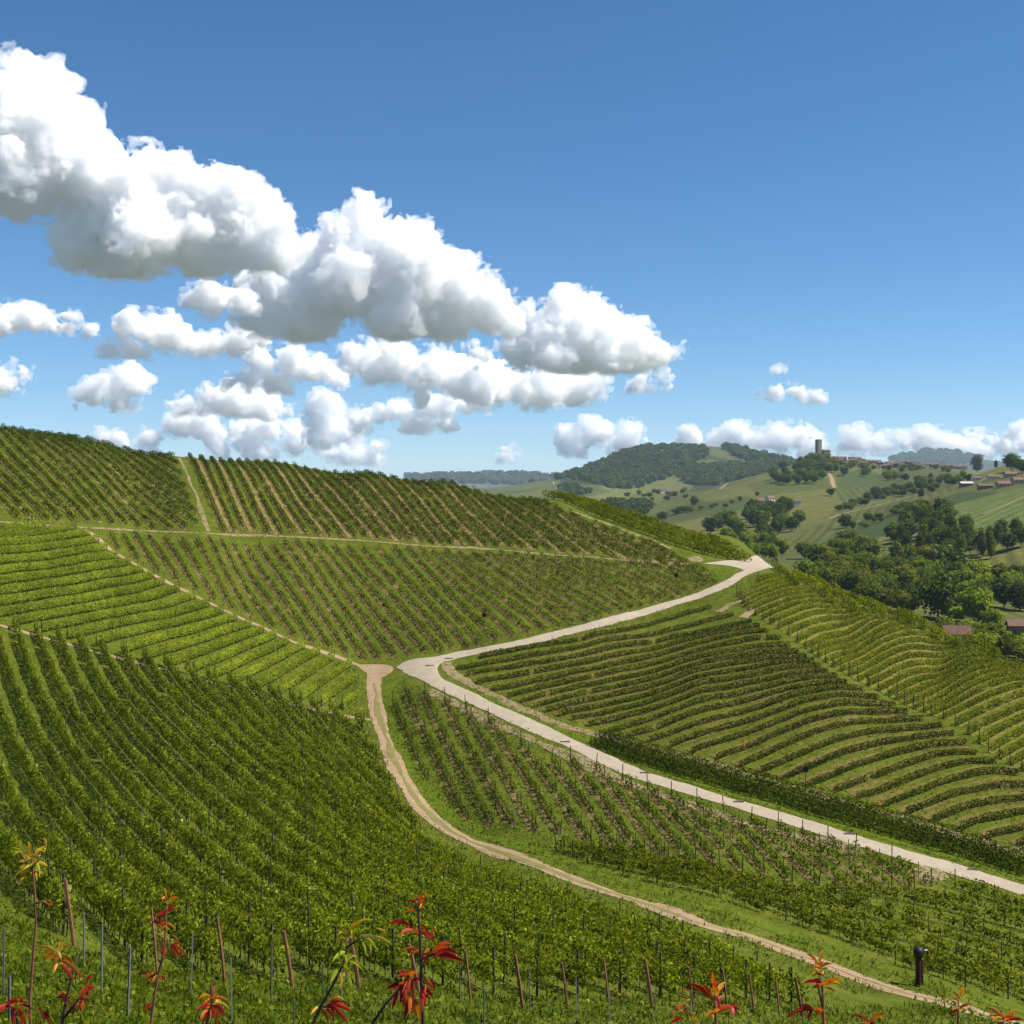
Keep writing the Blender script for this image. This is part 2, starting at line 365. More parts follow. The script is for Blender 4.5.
paint([(640,524),(668,510),(700,504),(742,496),(760,500),(742,510),(700,518),(664,527)], (0.095,0.135,0.035), 900, rd=.5)
paint([(745,484),(775,478),(812,474),(826,478),(830,488),(800,492),(760,496)], (0.10,0.14,0.03), 900, rd=1.1)
paint([(838,474),(862,472),(886,476),(868,486),(842,490)], (0.062,0.10,0.032), 900, rd=.2)
paint([(880,478),(905,479),(916,486),(892,494),(866,492)], (0.085,0.13,0.035), 900, rd=2.0)
paint([(866,516),(912,500),(940,492),(946,498),(905,510),(872,523)], (0.13,0.165,0.05), 500, 1700, rd=.9)
paint([(880,470),(930,468),(962,474),(940,484),(916,483)], (0.06,0.085,0.03), 1500, 3000)
paint([(640,522),(700,500),(720,505),(690,520),(660,525)], (0.065,0.105,0.03), 900)
paint([(775,545),(800,532),(860,508),(915,493),(945,484),(960,487),(940,500),(900,512),(840,535),(800,552)], (0.10,0.145,0.04), 500, 1700)
paint([(800,552),(840,535),(900,512),(960,492),(1000,492),(960,508),(900,530),(860,545),(810,560)], (0.06,0.095,0.028), 500, 1700)
paint([(915,520),(960,503),(1024,488),(1024,525),(990,530),(940,520)], (0.115,0.155,0.045), 500, 1700)
paint([(960,470),(985,462),(1024,452),(1024,470),(990,477)], (0.12,0.155,0.045), 1200, 2500)
paint([(968,556),(990,543),(1024,534),(1024,562),(985,566)], (0.105,0.14,0.04), 400, 1500)
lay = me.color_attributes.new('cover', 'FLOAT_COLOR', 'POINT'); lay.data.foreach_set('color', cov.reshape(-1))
ra = me.attributes.new('rowdir', 'FLOAT', 'POINT'); ra.data.foreach_set('value', rowdir.reshape(-1))
ground_ob = link('ground', me); tag(ground_ob, kind='structure')

# ------------------------------------------------------------------ tracks and road (draped sheets)
def drape(name, C, wl, wr, mat, lift=0.09, n=5, seed=0, jit=0.0, parent=None):
    """strip along world polyline C, widths wl left and wr right of it"""
    rng = np.random.RandomState(seed); C = np.asarray(C)[:, :2]; m = len(C)
    T = np.gradient(C, axis=0); T /= np.linalg.norm(T, axis=1, keepdims=True)+1e-9; Nn = np.stack([-T[:,1], T[:,0]], 1)
    jl = np.convolve(rng.normal(size=m+8), np.ones(9)/9, 'valid')[:m]*jit*3; jr = np.convolve(rng.normal(size=m+8), np.ones(9)/9, 'valid')[:m]*jit*3
    rows = []
    for k in range(n):
        t = k/(n-1); o = (np.broadcast_to(wl, m)+jl)*(1-t)-(np.broadcast_to(wr, m)+jr)*t
        P = C+Nn*o[:,None]; z = ground(P[:,0], P[:,1])+lift*(1 if 0 < k < n-1 else 0.55)
        rows.append(np.column_stack([P, z]))
    Vv = np.stack(rows, 1).reshape(-1, 3); i = np.arange(m*n).reshape(m, n)
    Fv = np.stack([i[:-1,:-1], i[:-1,1:], i[1:,1:], i[1:,:-1]], -1).reshape(-1, 4)
    return Vv, Fv
def strip_ob(name, px, wl, wr, mat, lift=0.09, step=0.7, kind='structure', jit=0.08, n=7, seed=1, world_pts=None, it=2):
    if world_pts is None: px = resample(smooth_poly(np.array(px, float), 1), max(6.0, min(10.0, 0.1*np.ptp(np.array(px)[:,0])))); it = max(it, 3)
    P = pxw(px) if world_pts is None else np.asarray(world_pts)
    P = resample(smooth_poly(P[:, :2], it), step)
    V_, F_ = drape(name, P, wl, wr, mat, lift, n, seed, jit)
    o = link(name, mesh_np(name, V_, F_, [mat], smooth=True)); tag(o, kind=kind); return P
M_ROAD = soil_mat('pale_gravel', (0.23,0.19,0.13), (0.31,0.26,0.19), (0.38,0.325,0.245), 1.4)
M_TRACK = soil_mat('dirt_track', (0.17,0.115,0.06), (0.26,0.185,0.105), (0.36,0.27,0.17), 1.2, ((0.10,0.11,0.02), 0.60))
M_TRACK_MID = soil_mat('track_grass', (0.10,0.10,0.03), (0.16,0.14,0.05), (0.26,0.20,0.11), 1.5)
M_SOIL = soil_mat('vineyard_soil', (0.09,0.062,0.022), (0.145,0.102,0.038), (0.21,0.155,0.066), 1.0, ((0.072,0.09,0.006), 0.51))
M_SOIL_DRY = soil_mat('dry_soil', (0.14,0.10,0.035), (0.19,0.138,0.052), (0.25,0.185,0.085), 1.0, ((0.085,0.10,0.012), 0.50))
M_BANK = soil_mat('bank_soil', (0.15,0.11,0.055), (0.22,0.165,0.09), (0.30,0.235,0.14), 1.3, ((0.085,0.095,0.014), 0.50))
M_BRIGHT = soil_mat('bright_grass', (0.035,0.058,0.003), (0.075,0.105,0.004), (0.125,0.14,0.014), 1.6, ((0.03,0.05,0.002), 0.55))
M_DRYTAN = soil_mat('dry_tan_grass', (0.085,0.07,0.014), (0.13,0.10,0.026), (0.18,0.14,0.046), 1.1, ((0.062,0.075,0.005), 0.49))
M_DRYGRASS = soil_mat('dry_grass', (0.09,0.085,0.012), (0.14,0.122,0.022), (0.20,0.155,0.045), 1.1, ((0.075,0.10,0.006), 0.50))

ROAD_LOW = [(410,668),(428,677.5),(448,687.5),(477,701),(516,718.5),(565,741.5),(608,762),(647,777.5),(692,791),(735,805),(750,808.5),(833,833.5),(916,858.5),(1016,888),(1110,916)]
ROAD_UP = [(418,664),(448,657),(487,649.5),(526,641.5),(560,634),(599,624),(649,610.5),(698,596.5),(727,584.5),(741,576),(752,570),(772,566.5)]
road_w = strip_ob('road', ROAD_LOW, 1.3, 1.3, M_ROAD, 0.10, jit=0.16)
roadu_w = strip_ob('road', ROAD_UP, 1.0, 1.0, M_ROAD, 0.106, jit=0.14, seed=2)
# apron of the junction and the turning place on the crest
def apron(name, px, mat, lift, step=0.5):
    W = smooth_poly(np.vstack([pxw(px), pxw(px[:1])])[:, :2], 2)
    c = W.mean(0); rings = []
    for t in np.linspace(0.0, 1, 9):
        P = c+(W-c)*t; rings.append(np.column_stack([P, ground(P[:,0], P[:,1])+lift*(1 if t < .95 else .5)]))
    V_ = np.stack(rings, 0); m, n = V_.shape[:2]; i = np.arange(m*n).reshape(m, n)
    F_ = np.stack([i[:-1,:-1], i[1:,:-1], i[1:,1:], i[:-1,1:]], -1).reshape(-1, 4)
    tag(link(name, mesh_np(name, V_.reshape(-1, 3), F_, [mat], smooth=True)), kind='structure')
apron('road', [(396,668),(405,661),(430,658),(465,653.5),(448,659.5),(437,666),(438,674),(446,683),(432,681),(414,675)], M_ROAD, 0.112)
apron('road', [(703,564),(725,563.4),(748,563.6),(761,562),(758,557),(761,557),(770,560.5),(776,564),(776,568),(759,570),(746,572.5),(741,568.5),(726,565.4)], M_ROAD, 0.115)
apron('path', [(355,664.5),(372,664),(392,665),(394,671),(384,677),(374,680),(365,672)], M_TRACK, 0.08)
TRACK = [(374,668),(374,684),(376,698),(381,726),(389,746),(397,767),(412,797),(436,823),(464,838),(480,846),(529,862),(566,878),(601,890),(646,905),(679,916),(699,924),(754,939),(793,954),(832,968),(855,978),(896,992),(933,1001),(969,1010),(983,1016),(1060,1036)]
track_w = strip_ob('path', TRACK, 1.0, 1.0, M_TRACK, 0.08, jit=0.2, seed=3); strip_ob('path', TRACK[13:], 1.4, 1.4, M_TRACK, 0.074, jit=0.2, seed=43)
strip_ob('path_grass', TRACK[1:15], 0.38, 0.38, M_TRACK_MID, 0.11, jit=0.2, seed=4); strip_ob('path_grass', TRACK[14:], 0.2, 0.2, M_TRACK_MID, 0.11, jit=0.25, seed=44)
strip_ob('terrace_path', [(-60,519),(0,521.5),(60,527),(133,530.5),(204,534),(298,537),(376,542),(400,544),(498,550),(556,555.5),(600,558)], 0.34, 0.34, M_BANK, 0.08, jit=0.12, seed=5)
strip_ob('terrace_path', [(600,558),(640,561),(690,564)], 0.5, 0.5, M_BANK, 0.08, jit=0.15, seed=15)
strip_ob('terrace_path', [(84,529),(93,534),(110,551),(137,566),(162,580),(188,592),(200,599),(225,611),(259,627),(289,641),(327,653),(358,665)], 0.42, 0.42, M_TRACK, 0.085, jit=0.14, seed=6)
strip_ob('terrace_path', [(-60,612),(2,625.5),(23,632),(45,638),(88,650),(129,661),(176,673),(195,678),(239,690),(278,701),(303,707),(337,715),(376,721)], 0.42, 0.42, M_TRACK, 0.085, jit=0.12, seed=7)
strip_ob('terrace_path', [(178,456),(188,476),(198,502),(209,532)], 0.3, 0.35, M_BANK, 0.08, jit=0.12, seed=8)
strip_ob('field_edge', [(556,506),(591,519),(618,528),(642,537),(672,549)], 0.4, 0.4, M_BANK, 0.08, jit=0.25, seed=9)
apron('field_edge', [(687,558),(701,556),(704,562),(692,563.5)], M_BANK, 0.09)
bank_w = strip_ob('field_edge', [(447,662),(450,672),(464,680),(485,692),(507,703),(546,718),(556,722.5),(589,733),(638,745),(686,756),(735,771),(800,790),(883,813),(950,832),(1016,852),(1100,878)], 0.6, 0.8, M_BANK, 0.08, jit=0.25, seed=10)
strip_ob('field_edge', [(716,612),(731,604),(744,600),(752,597)], 0.8, 0.8, M_BANK, 0.08, jit=0.3, seed=11)
strip_ob('field_edge', [(742,618),(752,612),(758,608)], 1.0, 1.0, M_TRACK, 0.08, jit=0.3, seed=12)
strip_ob('verge', [(384,684),(389,700),(396,735),(408,765),(425,795),(450,818),(480,833)], 1.2, 1.0, M_BRIGHT, 0.06, jit=0.25, seed=13)
strip_ob('verge', [(480,835),(530,851),(600,874),(680,900),(760,925),(860,962),(980,1000),(1060,1022)], 1.2, 0.8, M_BRIGHT, 0.05, jit=0.25, seed=14)
strip_ob('field_edge', [(430,690),(470,712),(515,733),(560,752),(605,774),(650,792),(700,808),(740,822),(800,838),(860,852)], 1.0, 0.8, M_BANK, 0.06, jit=0.3, seed=16)
apron('field_edge', [(912,868),(928,864),(946,872),(950,880),(934,882),(918,878)], M_BANK, 0.08)

# ------------------------------------------------------------------ vineyards
M_WOOD_DARK = plain_mat('weathered_post', (0.055,0.042,0.032), 0.8, 0.4, 8)
M_WOOD_RUST = plain_mat('rusty_brown_post', (0.19,0.085,0.045), 0.75, 0.35, 8)
M_TRUNK = plain_mat('vine_wood', (0.07,0.05,0.035), 0.9, 0.3, 10)
LEAF_NEAR = leaf_mat('vine_leaf_lush', [(0, (0.045,0.06,0.005)), (0.4, (0.12,0.15,0.010)), (0.8, (0.23,0.25,0.025)), (1, (0.44,0.45,0.14))], 0.44, spec=0.2)
LEAF_BAND = leaf_mat('vine_leaf_bright', [(0, (0.14,0.16,0.035)), (0.5, (0.27,0.30,0.065)), (1, (0.38,0.41,0.14))], 0.45)
LEAF_MID = leaf_mat('vine_leaf_green', [(0, (0.03,0.048,0.005)), (0.5, (0.07,0.10,0.008)), (1, (0.14,0.165,0.02))], 0.35)
LEAF_DARK = leaf_mat('vine_leaf_dark', [(0, (0.025,0.04,0.005)), (0.5, (0.06,0.082,0.008)), (1, (0.13,0.14,0.02))], 0.32)
LEAF_GOLD = leaf_mat('vine_leaf_olive', [(0, (0.055,0.075,0.006)), (0.5, (0.13,0.15,0.012)), (1, (0.22,0.22,0.035))], 0.4)
LEAF_SUN = leaf_mat('vine_leaf_sunny', [(0, (0.07,0.085,0.008)), (0.5, (0.165,0.185,0.015)), (1, (0.28,0.28,0.05))], 0.42)
def post_mesh(name, h, r, mat, lean=0.0):
    b = MB(); b.tube([(0,0,-0.3),(lean*0.5,0,h*0.5),(lean,0,h)], [r, r*0.95, r*0.9], 6); return b.mesh(name, [mat])
POST = post_mesh('end_post', 1.75, 0.055, M_WOOD_DARK)
POLES = post_mesh('post', 1.8, 0.045, M_WOOD_DARK)
def stand_posts(P, e, base, every, h, rng, mesh=None):
    d = np.r_[0, np.cumsum(np.linalg.norm(np.diff(P, axis=0), axis=1))]
    for q in np.arange(every*.6, d[-1]-1.0, every):
        x = float(np.interp(q, d, P[:,0])); y = float(np.interp(q, d, P[:,1])); o = link('post', POLES, e, (x-base[0], y-base[1], float(ground(x, y))-base[2]))
        o.scale = (1, 1, h/1.8*rng.uniform(.93, 1.08)); o.rotation_euler = (rng.normal(0, .03), rng.normal(0, .03), 0)
PLOT_POLYS = []
ORD = ['first','second','third','fourth','fifth','sixth','seventh','eighth','ninth','tenth','eleventh','twelfth']
def rows_from_guides(guides, poly, spacing, min_len=4.0):
    GW = [resample(smooth_poly(pxw(g)[:, :2], 2), n=80) for g in guides]
    poly_w = pxw(poly)[:, :2]; out = []
    cum = [0]
    for a, b in zip(GW[:-1], GW[1:]):
        d = np.array([np.linalg.norm(b-p, axis=1).min() for p in a[20:60:4]]); cum.append(cum[-1]+np.median(d))
    n = max(1, int(round(cum[-1]/spacing)))
    for k in range(n+1):
        c = cum[-1]*k/n; i = min(int(np.searchsorted(cum, c, 'right'))-1, len(GW)-2); t = (c-cum[i])/(cum[i+1]-cum[i]+1e-9)
        # smooth blend of neighbouring guides
        P = resample(GW[i]*(1-t)+GW[i+1]*t, 0.4)
        ins = inside(poly_w, P[:,0], P[:,1]); best = None; s = None
        for j in range(len(P)+1):
            if j < len(P) and ins[j]:
                if s is None: s = j
            elif s is not None:
                if best is None or j-s > best[1]-best[0]: best = (s, j)
                s = None
        if best and (best[1]-best[0])*0.4 > min_len: out.append(P[best[0]:best[1]])
    return out
def foliage(P, rng, per_m, size, h0, h1, w, plant=0.0, plant_w=0.3, gaps=0.0, tint_shift=0.0, shoot=0.0, even=False):
    """leaf cloud of one row; P dense world polyline. returns verts, faces, tint"""
    d = np.r_[0, np.cumsum(np.linalg.norm(np.diff(P, axis=0), axis=1))]; L = d[-1]
    n = int(L*per_m); s = rng.uniform(0, L, n); keep = np.ones(n, bool)
    if plant > 0:
        c = np.round(s/plant); np.random.RandomState(int(rng.randint(1e6)))
        tot = int(L/plant)+2; vig = rng.uniform(0.55, 1.1, tot); dead = rng.uniform(size=tot) < gaps; off = rng.normal(0, plant*0.12, tot)
        ci = np.clip(c.astype(int), 0, tot-1); s = ci*plant+off[ci]+rng.normal(0, plant_w, n); keep = ~dead[ci] & (s > 0) & (s < L); v = vig[ci]
    else:
        k = np.cumsum(rng.normal(size=int(L/0.8)+3)); k = (0.97+0.05*np.sin(k*0.8)) if even else (0.92+0.14*np.sin(k*0.8)); v = np.interp(s/0.8, np.arange(len(k)), k)
        if gaps > 0:
            gk = rng.uniform(size=len(k)) < gaps; keep = ~gk[np.clip((s/0.8).astype(int), 0, len(k)-1)]
    x = np.interp(s, d, P[:,0]); y = np.interp(s, d, P[:,1])
    T = np.gradient(P, axis=0); T /= np.linalg.norm(T, axis=1, keepdims=True)+1e-9
    tx = np.interp(s, d, T[:,0]); ty = np.interp(s, d, T[:,1])
    side = rng.choice([-1, 1], n); hfr = rng.beta(1.25, 1.05, n)
    prof = np.sqrt(np.clip(1-(2*hfr-1)**4, 0, 1))
    o = side*w*prof*(1-np.abs(rng.normal(0, 0.35, n)).clip(0, 1)*0.6)
    z = h0+(h1*v-h0)*hfr
    if shoot > 0:
        sh = rng.uniform(size=n) < shoot; z = np.where(sh, h1*v+rng.exponential(0.12, n), z); o = np.where(sh, o*0.4, o)
    x = x-ty*o; y = y+tx*o
    C = np.stack([x, y, ground(x, y)+z], 1)
    bias = np.stack([-ty*side, tx*side, 0.5+0*tx], 1)
    sz = size*rng.uniform(0.65, 1.3, n)
    U, W = rand_leaf_axes(n, sz, rng, bias, 0.5)
    tint = np.clip(rng.normal(0.45, 0.2, n)+0.25*(hfr-0.5)+tint_shift, 0, 1)
    C, U, W, tint = C[keep], U[keep], W[keep], tint[keep]
    Vq, Fq_ = quads(C, U, W); return Vq, Fq_, tint
def sticks(P, rng, every, h, r, jitter=0.1):
    """trunks or stakes standing along the row (three-sided)"""
    d = np.r_[0, np.cumsum(np.linalg.norm(np.diff(P, axis=0), axis=1))]; s = np.arange(every*0.5, d[-1], every)+rng.normal(0, jitter, len(np.arange(every*0.5, d[-1], every)))
    if not len(s): return np.zeros((0,3)), np.zeros((0,4), int)
    x = np.interp(s, d, P[:,0]); y = np.interp(s, d, P[:,1]); z = ground(x, y); k = len(x); V_ = []
    lx = rng.normal(0, 0.04*h, k); ly = rng.normal(0, 0.04*h, k)
    for a in range(3):
        ca, sa = math.cos(a*2.094), math.sin(a*2.094)
        V_.append(np.stack([x+r*ca, y+r*sa, z-0.1], 1)); V_.append(np.stack([x+lx+r*ca*.8, y+ly+r*sa*.8, z+h], 1))
    V_ = np.stack(V_, 1).reshape(-1, 3); b = np.arange(k)[:,None]*6
    F_ = np.concatenate([b+np.array([0,2,3,1]), b+np.array([2,4,5,3]), b+np.array([4,0,1,5])], 0)
    return V_, F_
ROW_COUNT = 0
SOIL = {}
def soil_strip(P, wl, wr, mat, name, seed, lift=0.06):
    Q = resample(P, 0.8)
    if len(Q) < 4: return
    V_, F_ = drape(name, Q, wl, wr, mat, lift, 4, seed, 0.13)
    SOIL.setdefault((name, mat.name), []).append((V_, F_))
def plot(guides, poly, spacing, leaf, group, label_from, label_to, place, seed, per_m=40, size=0.2, h0=0.3, h1=1.7, w=0.3, plant=0.0, plant_w=0.3, gaps=0.0,
         trunk=(1.0, 0.6, 0.03), stake=(5.0, 1.8, 0.045), soil=None, endpost=True, rows=None, shoot=0.0, end_h=1.0, tint_shift=0.0, even=False):
    global ROW_COUNT
    rng = np.random.RandomState(seed)
    R = rows if rows is not None else rows_from_guides(guides, poly, spacing)
    if poly is not None: PLOT_POLYS.append((pxw(poly)[:, :2], seed))
    n = len(R)
    for k, P in enumerate(R):
        if k < 10 and k < n/2: lab = '%s vine row from %s %s' % (ORD[k], label_from, place)
        elif n-1-k < 10: lab = '%s vine row from %s %s' % (ORD[n-1-k], label_to, place)
        else: lab = 'vine row in the middle of the rows %s' % place
        z0 = float(ground(P[0][0], P[0][1]))
        e = empty('vine_row', (0, 0, 0), lab, 'vine row', group)
        base = np.array([P[0][0], P[0][1], z0]); e.location = base
        V_, F_, t_ = foliage(P, rng, per_m, size, h0, h1, w, plant, plant_w, gaps, tint_shift+rng.normal(0, 0.05), shoot, even)
        if len(F_): link('foliage', mesh_np('foliage', V_-base, F_, [leaf], tint=t_), e)
        V2, F2 = sticks(P, rng, *trunk)
        if len(F2): link('trunk', mesh_np('trunk', V2-base, F2, [M_TRUNK]), e)['kind'] = 'stuff'
        if stake:
            stand_posts(P, e, base, stake[0], stake[1], rng)
        if endpost:
            for j, q in ((0, -1), (-1, 1)):
                a = P[j]; z = float(ground(a[0], a[1])); o = link('end_post', POST, e, (a[0]-base[0], a[1]-base[1], z-base[2])); o.scale = (1, 1, end_h*rng.uniform(.9, 1.1)); o.rotation_euler = (rng.normal(0, .05), rng.normal(0, .05), 0)
        if soil: soil(P, k, rng)
        ROW_COUNT += 1
    print('plot', group, n, 'rows')
    return R

# near plot: lush tall rows running up from the line of rusty end posts
POST_PX = [(12,925),(55,951),(98,960),(142,968),(219,979),(288,984),(345,985),(405,988),(462,995),(511,1003),(556,1002),(597,1001),(634,1001),(670,1003),(702,1005),(733,1007),(763,1008),(790,1010),(818,1011),(844,1012),(866,1010),(888,1011),(908,1010),(930,1010),(947,1011)]
NP = at([p[0] for p in POST_PX], [p[1] for p in POST_PX])
pl = resample(smooth_poly(NP[:, :2], 2), 0.2)
nd = np.array([0.89, 0.456]); dd = np.array([-0.456, 0.89])
# evenly spaced post line smoothed over the surveyed bases
near_poly = np.vstack([pxw([(-150,583),(2,622),(88,647),(195,675),(303,704),(340,714),(362,726),(374,750),(389,784),(406,816),(434,852),(478,876),(560,906),(640,930),(740,960),(800,984),(850,1001),(905,1011)])[:, :2], NP[:3:-1, :2], [(-12.6, 41.9), (-16, 40.5), (-24, 39), (-42, 40)]])
near_rows = []
print('NP', np.round(NP[:4], 1).tolist())
for tt in np.arange(-27.5, 68, 2.55):
    L_ = np.array([nd*tt+dd*s for s in np.arange(-30, 240, 0.4)])
    ins = inside(near_poly, L_[:,0], L_[:,1]); idx = np.where(ins)[0]
    if len(idx) < 8: continue
    br = np.where(np.diff(idx) > 1)[0]; seg = np.split(idx, br+1); seg = max(seg, key=len)
    if len(seg) > 8: near_rows.append(L_[seg])
RUST = post_mesh('end_post', 2.15, 0.062, M_WOOD_RUST, 0.32)
def near_soil(P, k, rng): pass
R_ = near_rows; rngn = np.random.RandomState(11)
nn = len(R_)
for k, P in enumerate(R_):
    if k < 10: lab = '%s lush tall vine row from the left edge above the rusty posts' % ORD[k]
    elif nn-1-k < 10: lab = '%s lush tall vine row from the lower end of the dirt track' % ORD[nn-1-k]
    else: lab = 'lush tall vine row in the middle of the near plot above rusty posts'
    base = np.array([P[0][0], P[0][1], float(ground(*P[0]))])
    e = empty('vine_row', base, lab, 'vine row', 'lush vine rows of the near plot')
    d0 = P[:,1]; cut = [0]+[int(i) for i in np.searchsorted(d0, [75, 110]) if 4 < i < len(P)-4]+[len(P)]
    VV = []; FF = []; TT = []; nb = 0
    for a, b in zip(cut[:-1], cut[1:]):
        if b-a < 3: continue
        Q = P[a:min(b+1, len(P))]; ym = Q[:,1].mean(); sz = 0.12+0.0008*max(0, ym-40); pm = 270*(0.12/sz)**1.7
        V_, F_, t_ = foliage(Q, rngn, pm, sz, 0.35, 1.78, 0.27, 0.0, gaps=0.015, shoot=0.10, tint_shift=0.04); VV.append(V_); FF.append(F_+nb); TT.append(t_); nb += len(V_)
    link('foliage', mesh_np('foliage', np.vstack(VV)-base, np.vstack(FF), [LEAF_NEAR], tint=np.concatenate(TT)), e)
    V2, F2 = sticks(P, rngn, 0.9, 0.7, 0.03); link('trunk', mesh_np('trunk', V2-base, F2, [M_TRUNK]), e)['kind'] = 'stuff'
    stand_posts(P, e, base, 7.5, 2.3, rngn)
    a = P[0]-dd*1.6; o = link('end_post', RUST, e, (a[0]-base[0], a[1]-base[1], float(ground(*a))-base[2])); o['label'] = 'rusty brown slanted end post'; o.rotation_euler = (0, 0, math.pi+rngn.normal(0, .35)); o.scale = (rngn.uniform(.6, 1.4), 1, rngn.uniform(.92, 1.08))
    a = P[3]; o = link('end_post', POST, e, (a[0]-base[0], a[1]-base[1], float(ground(*a))-base[2])); o.scale = (1, 1, 1.2)
    ROW_COUNT += 1
print('near', nn)

B = [[(-60,535),(0,533),(55,527),(84,523)], [(-60,558),(0,556),(60,550),(110,543),(134,534)], [(-60,590),(0,588),(80,577),(140,566),(168,556)], [(-60,620),(0,617),(98,602),(162,585),(195,574)],
     [(30,642),(80,634),(121,624),(199,607),(245,590)], [(115,659),(150,646),(199,632),(250,617),(296,598)], [(193,687),(230,672),(262,657),(296,640),(325,626)], [(270,707),(309,684),(340,661),(375,640)], [(330,722),(350,702),(375,684),(410,660)]]
plot(B, [(-110,516),(0,524),(84,531),(92,537),(110,554),(137,569),(162,583),(188,595),(225,614),(259,630),(289,644),(327,656),(352,667),(358,690),(362,712),(337,711),(303,703),(278,697),(239,686),(195,674),(129,657),(88,646),(45,634),(2,621),(-110,590)],
     2.6, LEAF_BAND, 'bright vine rows of the left band', 'the upper terrace path', 'the dirt track junction', 'in the bright band', 21, per_m=150, size=0.17, h0=0.3, h1=1.48, w=0.22, even=True, trunk=(1.0, .5, .03), stake=(9.0, 1.75, 0.05), end_h=1.0)
def tan_soil(wl, wr, mat):
    return lambda P, k, rng: soil_strip(P, wl, wr, mat, 'soil', int(rng.randint(1e6)))
def alt_soil(P, k, rng):
    soil_strip(P, 0.5, 0.5, M_SOIL, 'soil', int(rng.randint(1e6)))
    if k % 2: soil_strip(P, -0.35, 1.25, M_SOIL_DRY, 'soil', int(rng.randint(1e6)))
UL = [[(-75,425),(-20,480),(22,523)], [(-10,428),(50,485),(92,528)], [(62,436),(135,482),(196,528)], [(125,447),(170,478),(215,508)], [(178,455),(230,490),(280,525)]]
plot(UL, [(-140,400),(0,424),(90,440),(172,452),(182,478),(192,504),(203,531),(133,527),(60,524),(0,518),(-140,503)], 2.35, LEAF_MID, 'vine rows of the upper left slope', 'the left edge', 'the steep slope track', 'on the upper left slope', 22,
     per_m=60, size=0.2, h0=0.1, h1=1.15, w=0.3, plant=1.0, plant_w=0.33, gaps=0.05, stake=None, soil=tan_soil(0.25, 0.45, M_SOIL_DRY), endpost=False)
UR = [[(178,452),(195,492),(215,535)], [(212,459),(230,496),(248,532)], [(253,463),(280,500),(304,535)], [(298,467),(330,501),(364,537)], [(350,469),(395,512),(425,545)], [(401,481),(430,512),(460,545)], [(439,481),(478,515),(520,552)], [(490,486),(540,520),(590,554)], [(537,501),(600,538),(655,566)], [(600,522),(660,553),(730,585)], [(640,533),(690,557),(760,588)], [(665,540),(700,555),(770,580)]]
plot(UR, [(184,454),(280,464),(375,471),(450,481),(556,500),(556,508),(591,522),(617,531),(642,540),(684,557),(690,567),(640,563),(556,552),(498,547),(400,541),(376,539),(298,534),(214,531),(204,505),(192,476)], 2.1, LEAF_MID, 'vine rows of the upper right slope', 'the steep slope track', 'the crest clearing', 'above the terrace path', 23,
     per_m=62, size=0.2, h0=0.1, h1=1.2, w=0.3, plant=1.0, plant_w=0.35, gaps=0.04, stake=None, soil=alt_soil, endpost=False)
LL = [[(60,520),(75,540),(90,560)], [(113,531),(125,553),(140,580)], [(148,533),(176,574),(200,610)], [(200,541),(239,615),(255,645)], [(229,537),(288,625),(310,660)], [(278,539),(340,626),(365,662)], [(340,545),(399,606),(440,655)], [(400,545),(472,622),(500,655)], [(449,547),(537,612),(580,645)], [(507,553),(600,612),(640,635)], [(562,557),(640,597),(700,625)], [(620,557),(690,588),(740,610)], [(660,560),(720,583),(760,600)], [(690,562),(730,576),(770,590)]]
plot(LL, [(100,534),(133,533),(204,537),(298,540),(400,547),(498,553),(600,560),(690,566),(712,572),(722,583),(700,592),(650,606),(599,620),(540,633),(487,645),(440,654),(405,657),(385,660),(356,659),(327,649),(289,636),(259,622),(225,606),(200,594),(162,575),(137,561),(110,545)], 2.3, LEAF_MID, 'vine rows of the lower slope', 'the left corner', 'the turning place of the road', 'below the terrace path', 24,
     per_m=52, size=0.18, h0=0.1, h1=1.05, w=0.26, plant=1.0, plant_w=0.33, gaps=0.04, trunk=(1.0, .6, .035), stake=None, soil=tan_soil(0.2, 0.6, M_SOIL), endpost=False)
K_ = pxw([(548,497),(591,513),(618,522),(642,531),(686,547),(715,556),(748,561)])[:, :2]
kt = np.gradient(resample(smooth_poly(K_, 2), 0.5), axis=0); kc = resample(smooth_poly(K_, 2), 0.5); kt /= np.linalg.norm(kt, axis=1, keepdims=True)
kn = np.stack([-kt[:,1], kt[:,0]], 1)
plot(None, None, 2.4, LEAF_GOLD, 'lush vine rows along the crest', 'the crest clearing', 'the skyline', 'along the crest', 25, stake=None, rows=[kc+kn*o for o in (-1.2, 1.2, 3.6, 6.0, 8.4)], per_m=60, size=0.26, h0=0.2, h1=1.9, w=0.35, soil=None, endpost=False)
MM = [[(386,688),(405,727),(418,765),(440,800)], [(405,691),(440,765),(470,825)], [(458,704),(492,765),(528,830)], [(503,728),(540,780),(575,836)], [(540,765),(570,800),(605,850)], [(579,760),(620,812),(655,862)], [(624,778),(665,825),(705,872)], [(677,793),(715,826),(755,872)], [(728,812),(765,845),(800,884)], [(767,822),(810,860),(840,888)], [(800,830),(850,868),(890,905)], [(840,842),(885,870),(930,905)], [(880,855),(930,885),(975,912)]]
